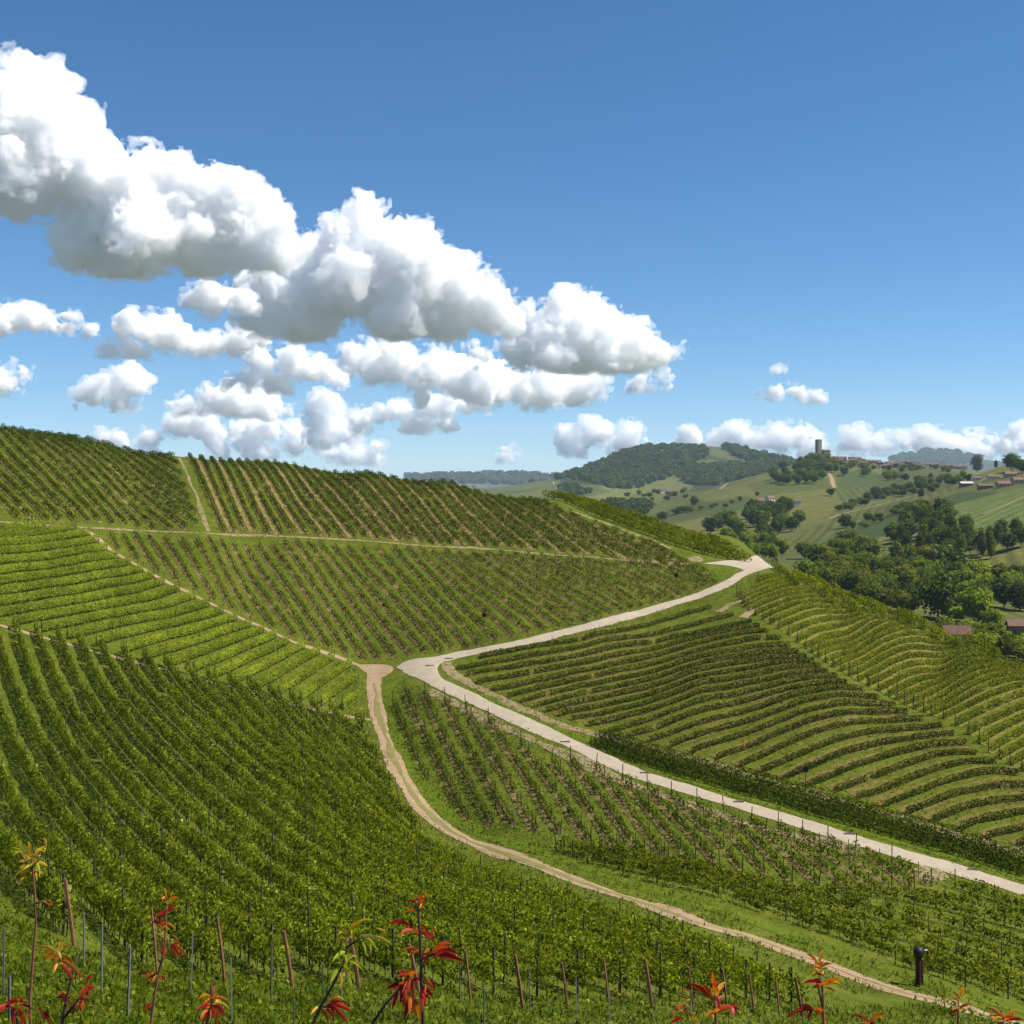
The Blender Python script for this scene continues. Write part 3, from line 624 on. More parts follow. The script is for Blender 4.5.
plot(MM, [(389,688),(403,682),(448,697),(477,711),(516,730),(565,753),(608,774),(647,789),(692,803),(735,816),(800,834),(858,850),(905,866),(940,884),(905,893),(830,889),(760,877),(700,867),(640,860),(575,853),(528,844),(476,828),(445,804),(420,770),(402,735)], 2.15, LEAF_MID, 'young vine rows below the road', 'the bright grass verge', 'the bare patch beside the road', 'in the young plot', 26,
     per_m=62, size=0.17, h0=0.2, h1=1.15, w=0.27, plant=0.95, plant_w=0.27, gaps=0.12, trunk=(0.95, .7, .04), stake=(6, 1.7, .045), soil=tan_soil(0.25, 0.6, M_SOIL))
B2 = [[(545,846),(640,858),(700,867),(830,890),(910,893),(1100,935)], [(545,855),(640,868),(720,885),(860,930),(960,962),(1100,1015)], [(560,866),(640,884),(700,900),(800,930),(880,962),(1000,1000),(1100,1040)]]
B2e = [[(900,870),(960,890),(1024,910),(1120,942)]]
plot([B2e[0]]+B2, [(552,850),(640,861),(700,870),(760,881),(830,893),(905,897),(945,886),(1000,893),(1110,926),(1110,1030),(1010,1000),(930,978),(860,950),(790,925),(700,898),(640,880),(590,865)], 2.2, LEAF_GOLD, 'short vine rows of the valley plot', 'the road', 'the lower dirt track', 'in the valley plot', 27,
     per_m=85, size=0.19, h0=0.3, h1=1.45, w=0.33, plant=0.95, plant_w=0.3, gaps=0.07, trunk=(0.95, .7, .04), stake=(6, 1.7, .045), soil=None)
CC = [[(440,664),(520,651),(600,637),(660,622),(720,605)], [(462,676),(569,661),(650,641),(748,622),(785,622)], [(487,690),(569,675),(650,655),(748,630),(800,636)], [(520,708),(569,694),(650,676),(728,656),(790,650),(830,660)], [(573,722),(650,704),(748,680),(815,668),(860,676)], [(640,745),(662,737),(767,705),(849,688),(895,696)], [(735,772),(760,760),(870,723),(940,717),(970,724)], [(805,794),(833,787),(916,752),(980,750),(1015,758)], [(875,814),(902,803),(966,780),(1024,774),(1060,778)], [(935,833),(961,820),(1024,805),(1090,802)], [(1000,850),(1040,838),(1120,832)]]
plot(CC, [(455,670),(487,654),(526,646),(599,629),(649,616),(700,603),(715,610),(745,618),(764,628),(810,660),(843,681),(890,704),(940,724),(983,757),(1023,776),(1110,780),(1110,874),(1016,847),(950,828),(883,809),(800,786),(735,767),(686,752),(638,741),(589,728),(546,714),(507,699),(475,685)], 2.5, LEAF_DARK, 'dark vine rows across the right slope', 'the upper road', 'the bank at lower right', 'on the dark right slope', 28,
     per_m=110, size=0.16, h0=0.0, h1=0.78, w=0.24, plant=0.0, gaps=0.012, trunk=(1.0, .6, .04), stake=None, soil=lambda P, k, rng: soil_strip(P, 1.5, 0.3, M_DRYTAN, 'soil', int(rng.randint(1e6))), endpost=False)
DD = [[(722,600),(745,588),(776,577),(802,577)], [(744,608),(770,597),(800,590),(832,594)], [(770,632),(800,618),(824,611),(872,608)], [(800,650),(840,632),(880,616),(910,620)], [(812,662),(843,648),(892,627),(918,624),(940,632)], [(843,676),(902,645),(968,641),(990,648)], [(884,698),(941,672),(1023,657),(1045,662)], [(925,724),(980,698),(1024,686),(1080,684)], [(955,738),(1023,705),(1090,695)], [(980,754),(1023,727),(1100,703)], [(1015,774),(1050,752),(1110,735)]]
plot(DD, [(735,596),(748,588),(776,575),(806,589),(860,612),(906,622),(968,645),(1024,664),(1110,690),(1110,775),(1023,772),(988,754),(945,720),(895,700),(848,677),(815,656),(770,625),(748,613)], 1.95, LEAF_SUN, 'golden vine rows across the right slope', 'the road end', 'the lower right corner', 'on the golden right slope', 29,
     per_m=85, size=0.17, h0=0.05, h1=0.9, w=0.3, plant=0.0, gaps=0.03, stake=None, soil=lambda P, k, rng: soil_strip(P, 0.3, 0.8, M_DRYGRASS, 'soil', int(rng.randint(1e6))), endpost=True, end_h=1.1)
RG = [[(768,566),(785,576),(800,590)], [(800,578),(822,592),(846,612)], [(840,594),(872,608),(900,624)], [(882,608),(908,622),(936,640)], [(920,624),(944,637),(972,653)], [(960,641),(986,652),(1012,668)], [(1005,660),(1028,672),(1060,690)], [(1050,678),(1075,690),(1105,705)]]
plot(RG, [(770,563),(800,574),(850,592),(900,611),(950,632),(1024,664),(1110,700),(1110,695),(1024,667),(968,648),(906,625),(860,615),(806,592),(776,578)], 2.6, LEAF_SUN, 'lush vine rows over the right crest', 'the road end', 'the right edge', 'dropping over the right crest', 30, per_m=60, size=0.24, h0=0.2, h1=1.75, w=0.36, stake=(6, 1.9, .04), soil=None, endpost=False)
for (nm, mn), lst in SOIL.items():
    VV = []; FF = []; nb = 0
    for V_, F_ in lst: VV.append(V_); FF.append(F_+nb); nb += len(V_)
    tag(link(nm, mesh_np(nm, np.vstack(VV), np.vstack(FF), [bpy.data.materials[mn]], smooth=True)), kind='structure')
print('ROWS', ROW_COUNT)
# ------------------------------------------------------------------ bank hedge and verges along the lower road
HB = pxw([(588,746),(610,754),(647,767),(692,781),(735,793),(800,812),(833,822),(916,846),(1016,875),(1100,900)])[:, :2]
HB = resample(smooth_poly(HB, 2), 0.4); rngh = np.random.RandomState(51)
hb = np.array([*HB[0], float(ground(*HB[0]))]); hedge = empty('hedge', hb, 'long dark green bank hedge running beside the pale lower road', 'hedge')
ht = np.gradient(HB, axis=0); ht /= np.linalg.norm(ht, axis=1, keepdims=True); hn = np.stack([-ht[:,1], ht[:,0]], 1)
LEAF_HEDGE = leaf_mat('hedge_leaf', [(0, (0.03,0.045,0.006)), (0.5, (0.065,0.085,0.010)), (1, (0.14,0.155,0.025))], 0.3, patch=3.0, patch_amt=0.4)
VV = []; FF = []; TT = []; nb = 0
for off, h, seed in ((0.6, 1.0, 1), (1.5, 1.65, 2), (2.4, 1.9, 3), (3.2, 1.6, 4)):
    V_, F_, t_ = foliage(HB+hn*off, rngh, 150, 0.16, -0.05, h, 0.62, 0.0, shoot=0.02); VV.append(V_); FF.append(F_+nb); TT.append(t_); nb += len(V_)
link('foliage', mesh_np('foliage', np.vstack(VV)-hb, np.vstack(FF), [LEAF_HEDGE], tint=np.concatenate(TT)), hedge)
V2, F2 = sticks(HB+hn*1.8, rngh, 0.7, 1.0, 0.03); link('stems', mesh_np('stems', V2-hb, F2, [M_TRUNK]), hedge)['kind'] = 'stuff'
strip_ob('verge', [(470,690),(507,707),(546,724),(589,740),(647,764),(692,777),(735,790),(800,809),(833,818),(916,843),(1016,871),(1090,893)], 0.5, 1.7, M_BRIGHT, 0.055, jit=0.2, seed=21)

# ------------------------------------------------------------------ trees of the valley and the far slopes
def crown_mesh(name, seed, rx, rz, nclump, per, leaf, mats, shape='round', loose=0.0):
    """unit tree crown (width 1): leaf clumps spread through an uneven volume; base of tree at z=0"""
    rng = np.random.RandomState(seed); C = []; U = []; W = []; T = []
    k = 0
    while k < nclump:
        v = rng.normal(size=3); v /= np.linalg.norm(v); rr = rng.uniform(0.35, 1.0)**0.5
        p = v*rr; hz = (p[2]+1)/2
        if shape == 'tall': wz = 0.55+0.45*math.sin(math.pi*min(1, hz*0.9+0.1))
        elif shape == 'cone': wz = 1.05-0.85*hz
        else: wz = 1.0 if hz > 0.3 else 0.75
        c = np.array([p[0]*rx*wz, p[1]*rx*wz, p[2]*rz]); c += rng.normal(0, 0.05, 3)
        cr = (0.17+0.10*rng.uniform())*(1.0 if shape == 'round' else 0.75)
        n = int(per*rng.uniform(.6, 1.3)); d = rng.normal(size=(n, 3)); d /= np.linalg.norm(d, axis=1, keepdims=True); d *= np.array([1, 1, 0.75])
        q = c+d*cr*rng.uniform(0.55, 1.08+loose, (n, 1)); out = d+np.array([0, 0, 0.5])
        u, w = rand_leaf_axes(n, np.full(n, leaf)*rng.uniform(.6, 1.4, n), rng, out/np.linalg.norm(out, axis=1, keepdims=True), 0.55)
        C.append(q); U.append(u); W.append(w); T.append(np.clip(rng.normal(0.42, 0.13, n)+rng.normal(0, 0.14), 0, 1)); k += 1
    C = np.vstack(C); C[:, 2] += -C[:, 2].min()+(0.10 if shape != 'round' else 0.16)
    V_, F_ = quads(C, np.vstack(U), np.vstack(W)); return V_, F_, np.concatenate(T), C[:, 2].max()
def trunk_mb(h, r, seed, spread=0.25):
    rng = random.Random(seed); b = MB(); b.tube([(0,0,-0.15),(0.01,0,h*0.4),(0.02,0.01,h*0.8)], [r, r*.75, r*.45], 6)
    for _ in range(5):
        a = rng.uniform(0, 6.28); z = h*rng.uniform(.3, .6); b.tube([(0.01,0,z),(math.cos(a)*spread*.5, math.sin(a)*spread*.5, z+h*.18),(math.cos(a)*spread, math.sin(a)*spread, z+h*.3)], [r*.4, r*.3, r*.15], 5)
    return b
TONES = {'dark': leaf_mat('tree_leaf_dark', [(0, (0.03,0.046,0.008)), (0.5, (0.07,0.10,0.014)), (1, (0.15,0.175,0.028))], 0.3, 9, .25),
         'mid': leaf_mat('tree_leaf_mid', [(0, (0.05,0.072,0.007)), (0.5, (0.13,0.165,0.013)), (1, (0.23,0.25,0.03))], 0.35, 9, .25),
         'light': leaf_mat('tree_leaf_light', [(0, (0.09,0.125,0.008)), (0.5, (0.21,0.26,0.016)), (1, (0.33,0.36,0.04))], 0.4, 9, .25),
         'olive': leaf_mat('tree_leaf_olive', [(0, (0.07,0.075,0.012)), (0.5, (0.15,0.15,0.024)), (1, (0.25,0.22,0.05))], 0.35, 9, .3),
         'grey': leaf_mat('tree_leaf_grey', [(0, (0.06,0.072,0.026)), (0.5, (0.12,0.14,0.05)), (1, (0.20,0.22,0.09))], 0.35, 9, .25)}
M_BARK = plain_mat('bark', (0.09,0.07,0.05), 0.9, 0.3, 6)
PROTO = {}
for sh, rx, rz, ncl, per in (('round', .36, .36, 46, 46), ('wide', .38, .26, 46, 46), ('tall', .22, .52, 40, 42), ('cone', .2, .55, 36, 42)):
    for sd in (1, 2, 3):
        V_, F_, T_, top = crown_mesh('crown', sd*17+len(sh), rx, rz, ncl, per, 0.085 if sh in ('round', 'wide') else 0.07, None, 'round' if sh == 'wide' else sh, 0.12)
        PROTO[sh, sd] = (V_, F_, T_, top, {})
TRUNKS = {sd: trunk_mb(0.75, 0.035, sd).mesh('trunk', [M_BARK]) for sd in (1, 2, 3)}
TREE_N = {}
def tree(px, cy, w, h, tone='mid', shape='round', name='tree', label=None, group=None, ymin=300, ymax=3000, parts=True, sink=0.12):
    k = TREE_N.get('n', 0); TREE_N['n'] = k+1; sd = k % 3+1; rng = random.Random(k)
    V_, F_, T_, top, cache = PROTO[shape, sd]
    P = at([px], [cy+h*0.5], ymin, ymax)[0]; s = P[1]/F
    if tone not in cache: cache[tone] = mesh_np('crown', V_, F_, [TONES[tone]], tint=T_)
    sx = w*s/(0.95 if shape in ('round', 'wide') else .6); sz = h*s*1.05/top; rz = rng.uniform(0, 6.28)
    z = P[2]-0.02*h*s
    label = label or 'tree'
    if parts:
        e = empty(name, (P[0], P[1], z), label, name, group, rz)
        c = link('crown', cache[tone], e); c.scale = (sx, sx, sz); t = link('trunk', TRUNKS[sd], e); t.scale = (sx*.8, sx*.8, sz)
    else:
        c = link(name, cache[tone], None, (P[0], P[1], z)); c.scale = (sx, sx, sz); c.rotation_euler = (0, 0, rz); tag(c, label, name, group)
    return P
def T_(name, label, group, lst, **kw):
    for i, t in enumerate(lst): tree(*t, name=name, label=label, group=group, **kw)
# valley wood behind the right crest: nearest, brightest trees first
for px, cy, w, h, tone, shape, lab in [
 (978,606,32,38,'light','round','bright green round tree left of the red roofed house'), (955,614,24,14,'light','wide','low bright green bush tree between the two roofs'), (992,618,24,20,'light','wide','light green bushy tree touching the red roofed house'),
 (938,596,40,46,'dark','round','largest dark green tree over the right crest'), (1004,592,26,32,'dark','round','dark tree behind the bright green round tree'), (962,585,32,34,'mid','round','broad mid green tree right of the largest dark tree'),
 (912,598,26,30,'dark','round','dark tree left of the largest dark tree'), (1020,596,22,30,'dark','tall','dark tree cut by the right edge above the house'), (888,592,24,26,'dark','round','dark round tree close above the right crest rows'),
 (870,586,22,24,'olive','round','yellowish olive tree above the crest rows'), (903,578,26,26,'olive','round','olive tree in the middle of the valley wood'), (944,562,40,34,'dark','wide','broad dark tree at the back of the valley wood'),
 (978,572,26,24,'light','round','pale green tree below the ploughed field'), (1000,573,22,20,'olive','round','tan tinged tree below the ploughed field'), (1018,576,22,24,'dark','round','dark round tree below the far right field'),
 (852,582,22,26,'grey','round','grey green tree at the left of the valley wood'), (838,572,22,24,'grey','round','grey tree nearest the crest vine rows'), (922,570,24,22,'mid','round','mid green tree in front of the broad dark tree')]:
    tree(px, cy, w, h, tone, shape, 'tree', lab, 'trees of the valley wood')
rngt = random.Random(5)
def scatter(poly, n, w, h, tones, shapes, name, labels, group, ymin=300, ymax=3000, parts=True, seed=0):
    r = random.Random(seed); xs = [p[0] for p in poly]; ys = [p[1] for p in poly]; k = 0; tries = 0; pts = []
    while k < n and tries < 4000:
        tries += 1; x = r.uniform(min(xs), max(xs)); y = r.uniform(min(ys), max(ys))
        if not inside(poly, np.array([x]), np.array([y]))[0]: continue
        if any(abs(x-a)/w[0]+abs(y-b)/h[0]*2 < 0.55 for a, b in pts): continue
        pts.append((x, y)); k += 1
    for x, y in sorted(pts, key=lambda p: p[1]):
        tone = r.choice(tones); sh = r.choice(shapes); ww = r.uniform(*w); hh = r.uniform(*h)
        tree(x, y, ww*(0.6 if sh in ('tall', 'cone') else 1), hh*(1.15 if sh in ('tall', 'cone') else 1), tone, sh, name, labels[tone], group, ymin, ymax, parts)
LB = lambda where: {'dark': 'dark green tree '+where, 'mid': 'mid green tree '+where, 'light': 'light green tree '+where, 'olive': 'olive green tree '+where, 'grey': 'grey green tree '+where}
scatter([(812,548),(850,545),(890,552),(945,556),(960,572),(905,592),(870,590),(835,575),(815,560)], 34, (16,24), (18,25), ['mid','grey','olive','dark','mid'], ['round','round','wide','tall'], 'tree', LB('among the valley wood above the right crest rows'), 'trees of the valley wood', seed=1)
scatter([(915,575),(960,570),(1024,580),(1024,605),(960,600),(920,592)], 12, (18,26), (20,28), ['mid','dark','light','olive'], ['round','wide'], 'tree', LB('in the thick of the valley wood near the house'), 'trees of the valley wood', seed=8)
scatter([(886,540),(905,515),(935,505),(965,520),(975,540),(950,548),(920,546)], 30, (14,20), (18,26), ['dark','dark','dark','mid','grey'], ['round','tall','round','cone'], 'tree', LB('in the dark grove under the hamlet slope'), 'trees of the dark grove', seed=2)
scatter([(955,545),(985,532),(1024,525),(1024,536),(995,546),(965,552)], 12, (12,18), (16,24), ['dark','dark','mid'], ['round','tall','tall'], 'tree', LB('in the tree line above the ploughed field'), 'trees of the right tree line', seed=3)
scatter([(706,528),(735,512),(765,505),(792,502),(800,520),(775,532),(740,540),(712,538)], 26, (11,16), (14,20), ['dark','dark','dark','mid'], ['round','round','wide'], 'tree', LB('in the copse beside the red farmhouse'), 'trees of the farmhouse copse', seed=4)
scatter([(728,544),(760,536),(785,540),(782,556),(750,552)], 16, (10,14), (14,18), ['light','mid','grey'], ['tall','round'], 'tree', LB('in the pale poplar belt behind the road end'), 'trees of the poplar belt', seed=6)
scatter([(800,548),(845,538),(880,545),(850,556),(815,562)], 14, (12,18), (14,20), ['grey','mid','olive'], ['round','wide'], 'tree', LB('at the lower edge of the valley field'), 'trees of the valley wood', seed=7)
T_('tree', 'dark hedgerow tree in the slanting line across the valley slope', 'trees of the slanting hedgerow', [(x, y, w, h, 'dark', s) for x, y, w, h, s in [(852,503,8,9,'round'),(860,501,7,8,'round'),(868,497,9,11,'round'),(875,492,9,12,'round'),(881,494,8,9,'round'),(888,491,8,9,'round'),(895,488,8,10,'round'),(902,489,8,9,'round'),(908,487,8,9,'round'),(845,506,7,6,'wide'),(838,508,6,5,'wide')]], ymin=600)
T_('tree', 'small dark tree standing on the light field below the hedgerow', 'lone trees on the light field', [(845,521,12,14,'dark','tall'),(853,525,7,8,'dark','round'),(868,517,9,9,'dark','round'),(879,516,9,6,'dark','wide'),(897,508,8,7,'dark','round'),(905,505,9,7,'dark','round')], ymin=600)
for x, y, w, h, s, lab in [(831,492,9,8,'round','lone dark tree at the foot of the pale hill track'),(662,516,11,10,'round','lone dark tree low on the spur beside the crest'),(694,501,8,11,'round','lone dark tree in the middle of the spur'),(740,499,4,6,'round','tiny lone tree right of the middle of the spur'),(757,494,4,5,'round','tiny lone tree nearest the red farmhouse'),(683,509,12,6,'wide','left half of the short hedge on the spur'),(676,511,10,5,'wide','right half of the short hedge on the spur'),
   (920,493,5,8,'cone','small cypress in the dip below the village'),(977,462,11,17,'tall','tall dark tree at the left end of the hamlet knoll'),(996,456,4,8,'cone','slim cypress on the hamlet knoll'),(1012,462,16,18,'round','large dark tree above the hamlet'),(1022,466,14,14,'round','dark tree at the right edge above the hamlet')]:
    tree(x, y, w, h, 'dark', s, 'tree', lab, 'lone trees of the far slopes', 600, 3000)
scatter([(766,472),(790,462),(812,456),(828,460),(845,470),(830,478),(800,480),(775,480)], 40, (7,10), (8,11), ['dark','dark','mid'], ['round','round','wide'], 'tree', LB('on the wooded brow under the watch tower'), 'trees under the watch tower', 1500, 3000, False, seed=9)
scatter([(800,462),(816,455),(834,457),(842,464),(826,470),(806,470)], 26, (6,9), (6,9), ['dark','mid','mid'], ['round','wide'], 'tree', LB('packed round the foot of the watch tower'), 'trees under the watch tower', 1500, 3000, False, seed=19)
scatter([(836,462),(960,468),(960,472),(836,467)], 34, (4,7), (4,6), ['dark','mid'], ['round','wide'], 'tree', LB('among the village houses on the ridge'), 'village trees', 1500, 3000, False, seed=20)
scatter([(845,468),(905,474),(930,480),(960,470),(970,478),(930,488),(905,482)], 26, (6,9), (6,9), ['dark','mid','dark'], ['round','wide'], 'tree', LB('between the village and the dip'), 'trees below the village', 1300, 3000, False, seed=10)
scatter([(930,622),(960,628),(1000,634),(1024,640),(1024,655),(985,645),(945,632)], 16, (18,26), (16,24), ['mid','light','mid','dark'], ['wide','round'], 'tree', LB('just behind the right crest beside the roofs'), 'trees of the valley wood', seed=12)
scatter([(800,575),(850,588),(900,604),(920,615),(905,600),(860,578),(815,566)], 14, (18,24), (20,26), ['mid','olive','grey','mid'], ['round','wide'], 'tree', LB('along the near edge of the valley wood'), 'trees of the valley wood', seed=13)
HL = lambda w_: {'dark': 'dark bush in the hedge line '+w_, 'mid': 'green bush in the hedge line '+w_}
scatter([(836,509),(850,502),(880,490),(912,486),(912,491),(880,498),(852,508)], 22, (6,9), (5,8), ['dark','mid'], ['wide','round'], 'bush', HL('slanting across the valley slope'), 'bushes of the slanting hedge line', 600, 2500, False, seed=31)
scatter([(905,488),(925,478),(945,476),(962,480),(945,486),(925,492),(912,494)], 18, (6,10), (6,9), ['dark','mid','dark'], ['round','wide','tall'], 'bush', HL('in the dip between village and hamlet'), 'bushes of the dip', 800, 2600, False, seed=32)
scatter([(860,522),(905,507),(935,500),(935,504),(905,512),(862,527)], 14, (5,9), (4,7), ['dark','mid'], ['wide','round'], 'bush', HL('on the light field above the dark grove'), 'bushes on the light field', 600, 2000, False, seed=33)
scatter([(672,512),(700,506),(740,500),(741,503),(702,510),(674,516)], 8, (4,6), (3,5), ['dark','mid'], ['wide'], 'bush', HL('along the spur'), 'bushes on the spur', 900, 2500, False, seed=34)
scatter([(600,500),(640,490),(690,488),(700,494),(650,502),(610,506)], 18, (4,7), (3,6), ['dark','mid'], ['wide','round'], 'bush', HL('round the far white farm'), 'bushes round the far farm', 1500, 4000, False, seed=35)
# far woods: single masses that cannot be counted
def woods(label, poly, n, size, tone, seed, ymin, ymax=9000):
    r = np.random.RandomState(seed); poly = np.asarray(poly, float); VV = []; FF = []; TT = []; nb = 0; k = 0
    V0, F0, T0, top, _ = PROTO['round', 1]; sel = np.random.RandomState(1).permutation(len(F0))[:420]
    V0 = V0.reshape(-1, 4, 3)[sel]; ctr = V0.mean(1, keepdims=True); V0 = ctr+(V0-ctr)*2.3; T0 = T0[sel]
    px = r.uniform(poly[:,0].min(), poly[:,0].max(), n*8); py = r.uniform(poly[:,1].min(), poly[:,1].max(), n*8)
    m = inside(poly, px, py); P = at(px[m][:n], py[m][:n], ymin, ymax)
    for p in P:
        s = size*p[1]/F*r.uniform(.7, 1.35); a = r.uniform(0, 6.28); c, q = math.cos(a), math.sin(a)
        v = V0*s; v = np.stack([v[..., 0]*c-v[..., 1]*q, v[..., 0]*q+v[..., 1]*c, v[..., 2]*.95], -1)+np.array([p[0], p[1], p[2]-s*.25])
        VV.append(v.reshape(-1, 3)); FF.append(np.arange(len(v)*4).reshape(-1, 4)+nb); nb += len(v)*4; TT.append(np.clip(T0+r.normal(0, .12), 0, 1))
    o = link('woods', mesh_np('woods', np.vstack(VV), np.vstack(FF), [TONES[tone]], tint=np.concatenate(TT))); tag(o, label, 'woods', kind='stuff')
woods('dark forest covering the far hill left of the tower', [(556,480),(575,470),(600,462),(625,453),(650,447.5),(700,447.5),(712,456),(690,462),(708,470),(700,474),(680,473),(660,481),(640,488),(612,489),(580,480)], 620, 6.2, 'dark', 61, 3000)
woods('strip of dark forest across the foot of the far hill', [(672,476),(700,468),(730,466),(770,464),(790,470),(770,476),(735,480),(712,487),(690,484)], 300, 6.4, 'dark', 62, 2600)
woods('forest along the far hill top toward the tower', [(722,449),(745,451),(770,459),(800,464),(800,470),(760,468),(735,456)], 160, 7, 'dark', 63, 3000)
woods('low wooded ridge on the skyline beyond the crest', [(400,478),(440,476),(500,476),(556,476),(560,482),(520,486),(470,484),(420,482)], 220, 7, 'dark', 64, 5000, 12000)
woods('blue wooded hill on the skyline right of the village', [(890,462),(915,456),(930,453),(950,455),(975,459),(985,464),(940,466),(900,466)], 160, 7, 'dark', 65, 8000, 16000)
woods('scrub in the hollow between spur and far hill', [(604,506),(620,502),(650,503),(655,509),(640,516),(615,510)], 60, 7, 'dark', 66, 1500)
woods('hedges between the far pale fields', [(560,488),(575,486),(590,493),(575,497),(560,496)], 40, 6, 'dark', 67, 2000)
# ------------------------------------------------------------------ village, tower, farms
M_ROOF = plain_mat('roof_tiles', (0.15,0.08,0.055), 0.85, 0.35, 1.2)
M_ROOF2 = plain_mat('old_roof_tiles', (0.115,0.08,0.066), 0.85, 0.35, 1.2)
M_WALL_TAN = plain_mat('tan_plaster', (0.40,0.29,0.19), 0.85, 0.2, 0.6)
M_WALL_PALE = plain_mat('pale_plaster', (0.60,0.55,0.46), 0.85, 0.12, 0.6)
M_WALL_BRICK = plain_mat('brick_wall', (0.24,0.13,0.09), 0.9, 0.25, 1.0)
M_STONE = plain_mat('tower_stone', (0.20,0.16,0.125), 0.9, 0.25, 0.4)
M_DARKWIN = plain_mat('dark_window', (0.02,0.022,0.025), 0.3, 0.2, 3, spec=0.5)
M_CONC = plain_mat('shed_roof', (0.42,0.38,0.35), 0.8, 0.15, 0.8)
def house(px, py, w, d, h, rh, rz, wall, roof, label, cat='house', name='house', group=None, ymin=300, ymax=3200, wins=0, at_pt=None, hip=False):
    P = at([px], [py], ymin, ymax)[0] if at_pt is None else at_pt
    e = empty(name, (P[0], P[1], P[2]), label, cat, group, rz)
    b = MB(); b.box((0, 0, h/2-1.0), (w, d, h+2.0))
    b.add([(-w/2+.01,-d/2+.01,h),(-w/2+.01,d/2-.01,h),(-w/2+.01,0,h+rh-.05),(w/2-.01,-d/2+.01,h),(w/2-.01,d/2-.01,h),(w/2-.01,0,h+rh-.05)], [(0,2,1),(3,4,5)])
    link('wall', b.mesh('wall', [wall]), e)
    o = 0.5; r = MB(); t = 0.25
    for s in (-1, 1):
        y0, y1 = s*(d/2+o), 0.0; z0, z1 = h-o*rh/(d/2), h+rh
        vv = [(-w/2-o, y0, z0), (w/2+o, y0, z0), (w/2+o, y1, z1), (-w/2-o, y1, z1)]; vv += [(x, y, z+t) for x, y, z in vv]
        r.add(vv, [(0,1,2,3),(4,5,6,7),(0,1,5,4),(1,2,6,5),(2,3,7,6),(3,0,4,7)])
    r.box((w*0.22, d*0.12, h+rh*.9), (0.8, 0.8, 1.6)); link('roof', r.mesh('roof', [roof]), e)
    for k in range(wins):
        m = MB(); m.box((0, 0, 0), (1.0, 0.12, 1.3)); wo_ = link('window', m.mesh('window', [M_DARKWIN]), e, (-w/2+(k+.5)*w/wins, -d/2-.03, h*0.55))
    return P
# watch tower and castle
P = at([818.5], [453], 1500, 3000)[0]; s = P[1]/F
e = empty('watch_tower', tuple(P), 'square medieval stone watch tower on the far hilltop', 'tower', None, 0.5)
b = MB(); hw = 4.6*s/2; hh = 14.5*s
b.box((0, 0, hh/2-2), (hw*2, hw*2, hh+4)); b.box((0, 0, hh+.6), (hw*2.2, hw*2.2, 1.2))
for k in range(4):
    for q in (-1, 1): b.box((-hw+hw*2*(k+.5)/4, q*hw*.95, hh+2.0), (hw*.3, 1.0, 1.8)); b.box((q*hw*.95, -hw+hw*2*(k+.5)/4, hh+2.0), (1.0, hw*.3, 1.7))
link('wall', b.mesh('wall', [M_STONE]), e)
for z in (.35, .6, .82):
    m = MB(); m.box((0, 0, 0), (1.2, .3, 2.4)); link('window', m.mesh('window', [M_DARKWIN]), e, (0, -hw-.1, hh*z))
house(826, 455.5, 7*s, 5*s, 5.0*s, 1.0*s, 0.3, M_WALL_BRICK, M_ROOF2, 'brown brick castle block right of the watch tower', 'castle', 'castle', ymin=1500)
house(812, 455, 6*s, 4*s, 2.2*s, 1.2*s, 0.2, M_WALL_TAN, M_ROOF2, 'low tan house at the foot of the watch tower', ymin=1500)
e = MB(); 
rngb = random.Random(3)
for k in range(60):
    px = 834+k*2.2+rngb.uniform(-1, 1); ridge = 455.5+3.5*min(1, (px-834)/40)+rngb.uniform(-.5, 6.5)
    house(px, ridge+3.2, rngb.uniform(4, 7)*s, rngb.uniform(3, 4)*s, rngb.uniform(1.6, 3.2)*s, rngb.uniform(.8, 1.2)*s, rngb.uniform(-.5, .5), rngb.choice([M_WALL_TAN, M_WALL_PALE, M_WALL_BRICK]), rngb.choice([M_ROOF, M_ROOF2]), 'village house with rusty tiled roof along the ridge right of the tower', 'house', 'village_house', 'village houses on the ridge', 1500, 3000)
# hamlet on the right slope
for px, py, w, d, h, rh, rz, wl, rf, lab, nm in [
 (966,486.5,11,6,3.2,1.6,.1,M_WALL_BRICK,M_CONC,'long pale roofed shed at the left end of the hamlet','shed'), (985,489,12,6,3.4,1.8,-.05,M_WALL_BRICK,M_ROOF2,'long dark shed in the front of the hamlet','shed'), (1003,487.5,11,7,4.0,2.4,.1,M_WALL_TAN,M_ROOF,'tan farmhouse in the middle of the hamlet','house'),
 (1019,484,12,7,4.2,2.6,.15,M_WALL_TAN,M_ROOF,'large farmhouse at the right end of the hamlet','house'), (976,480.5,8,5,2.6,1.4,.1,M_WALL_PALE,M_ROOF2,'small pale house behind the long pale roofed shed','house'), (993,479.5,10,6,3.0,2.0,0,M_WALL_PALE,M_ROOF,'red roofed house at the back of the hamlet','house'), (1010,477,10,6,3.2,2.2,.1,M_WALL_TAN,M_ROOF,'red roofed house highest in the hamlet','house')]:
    q = at([px], [py], 500, 1800)[0]; u = q[1]/F
    house(px, py, w*u*1.15, d*u, h*u, rh*u, rz, wl, rf, lab, nm, nm, None, 500, 1800, wins=3)
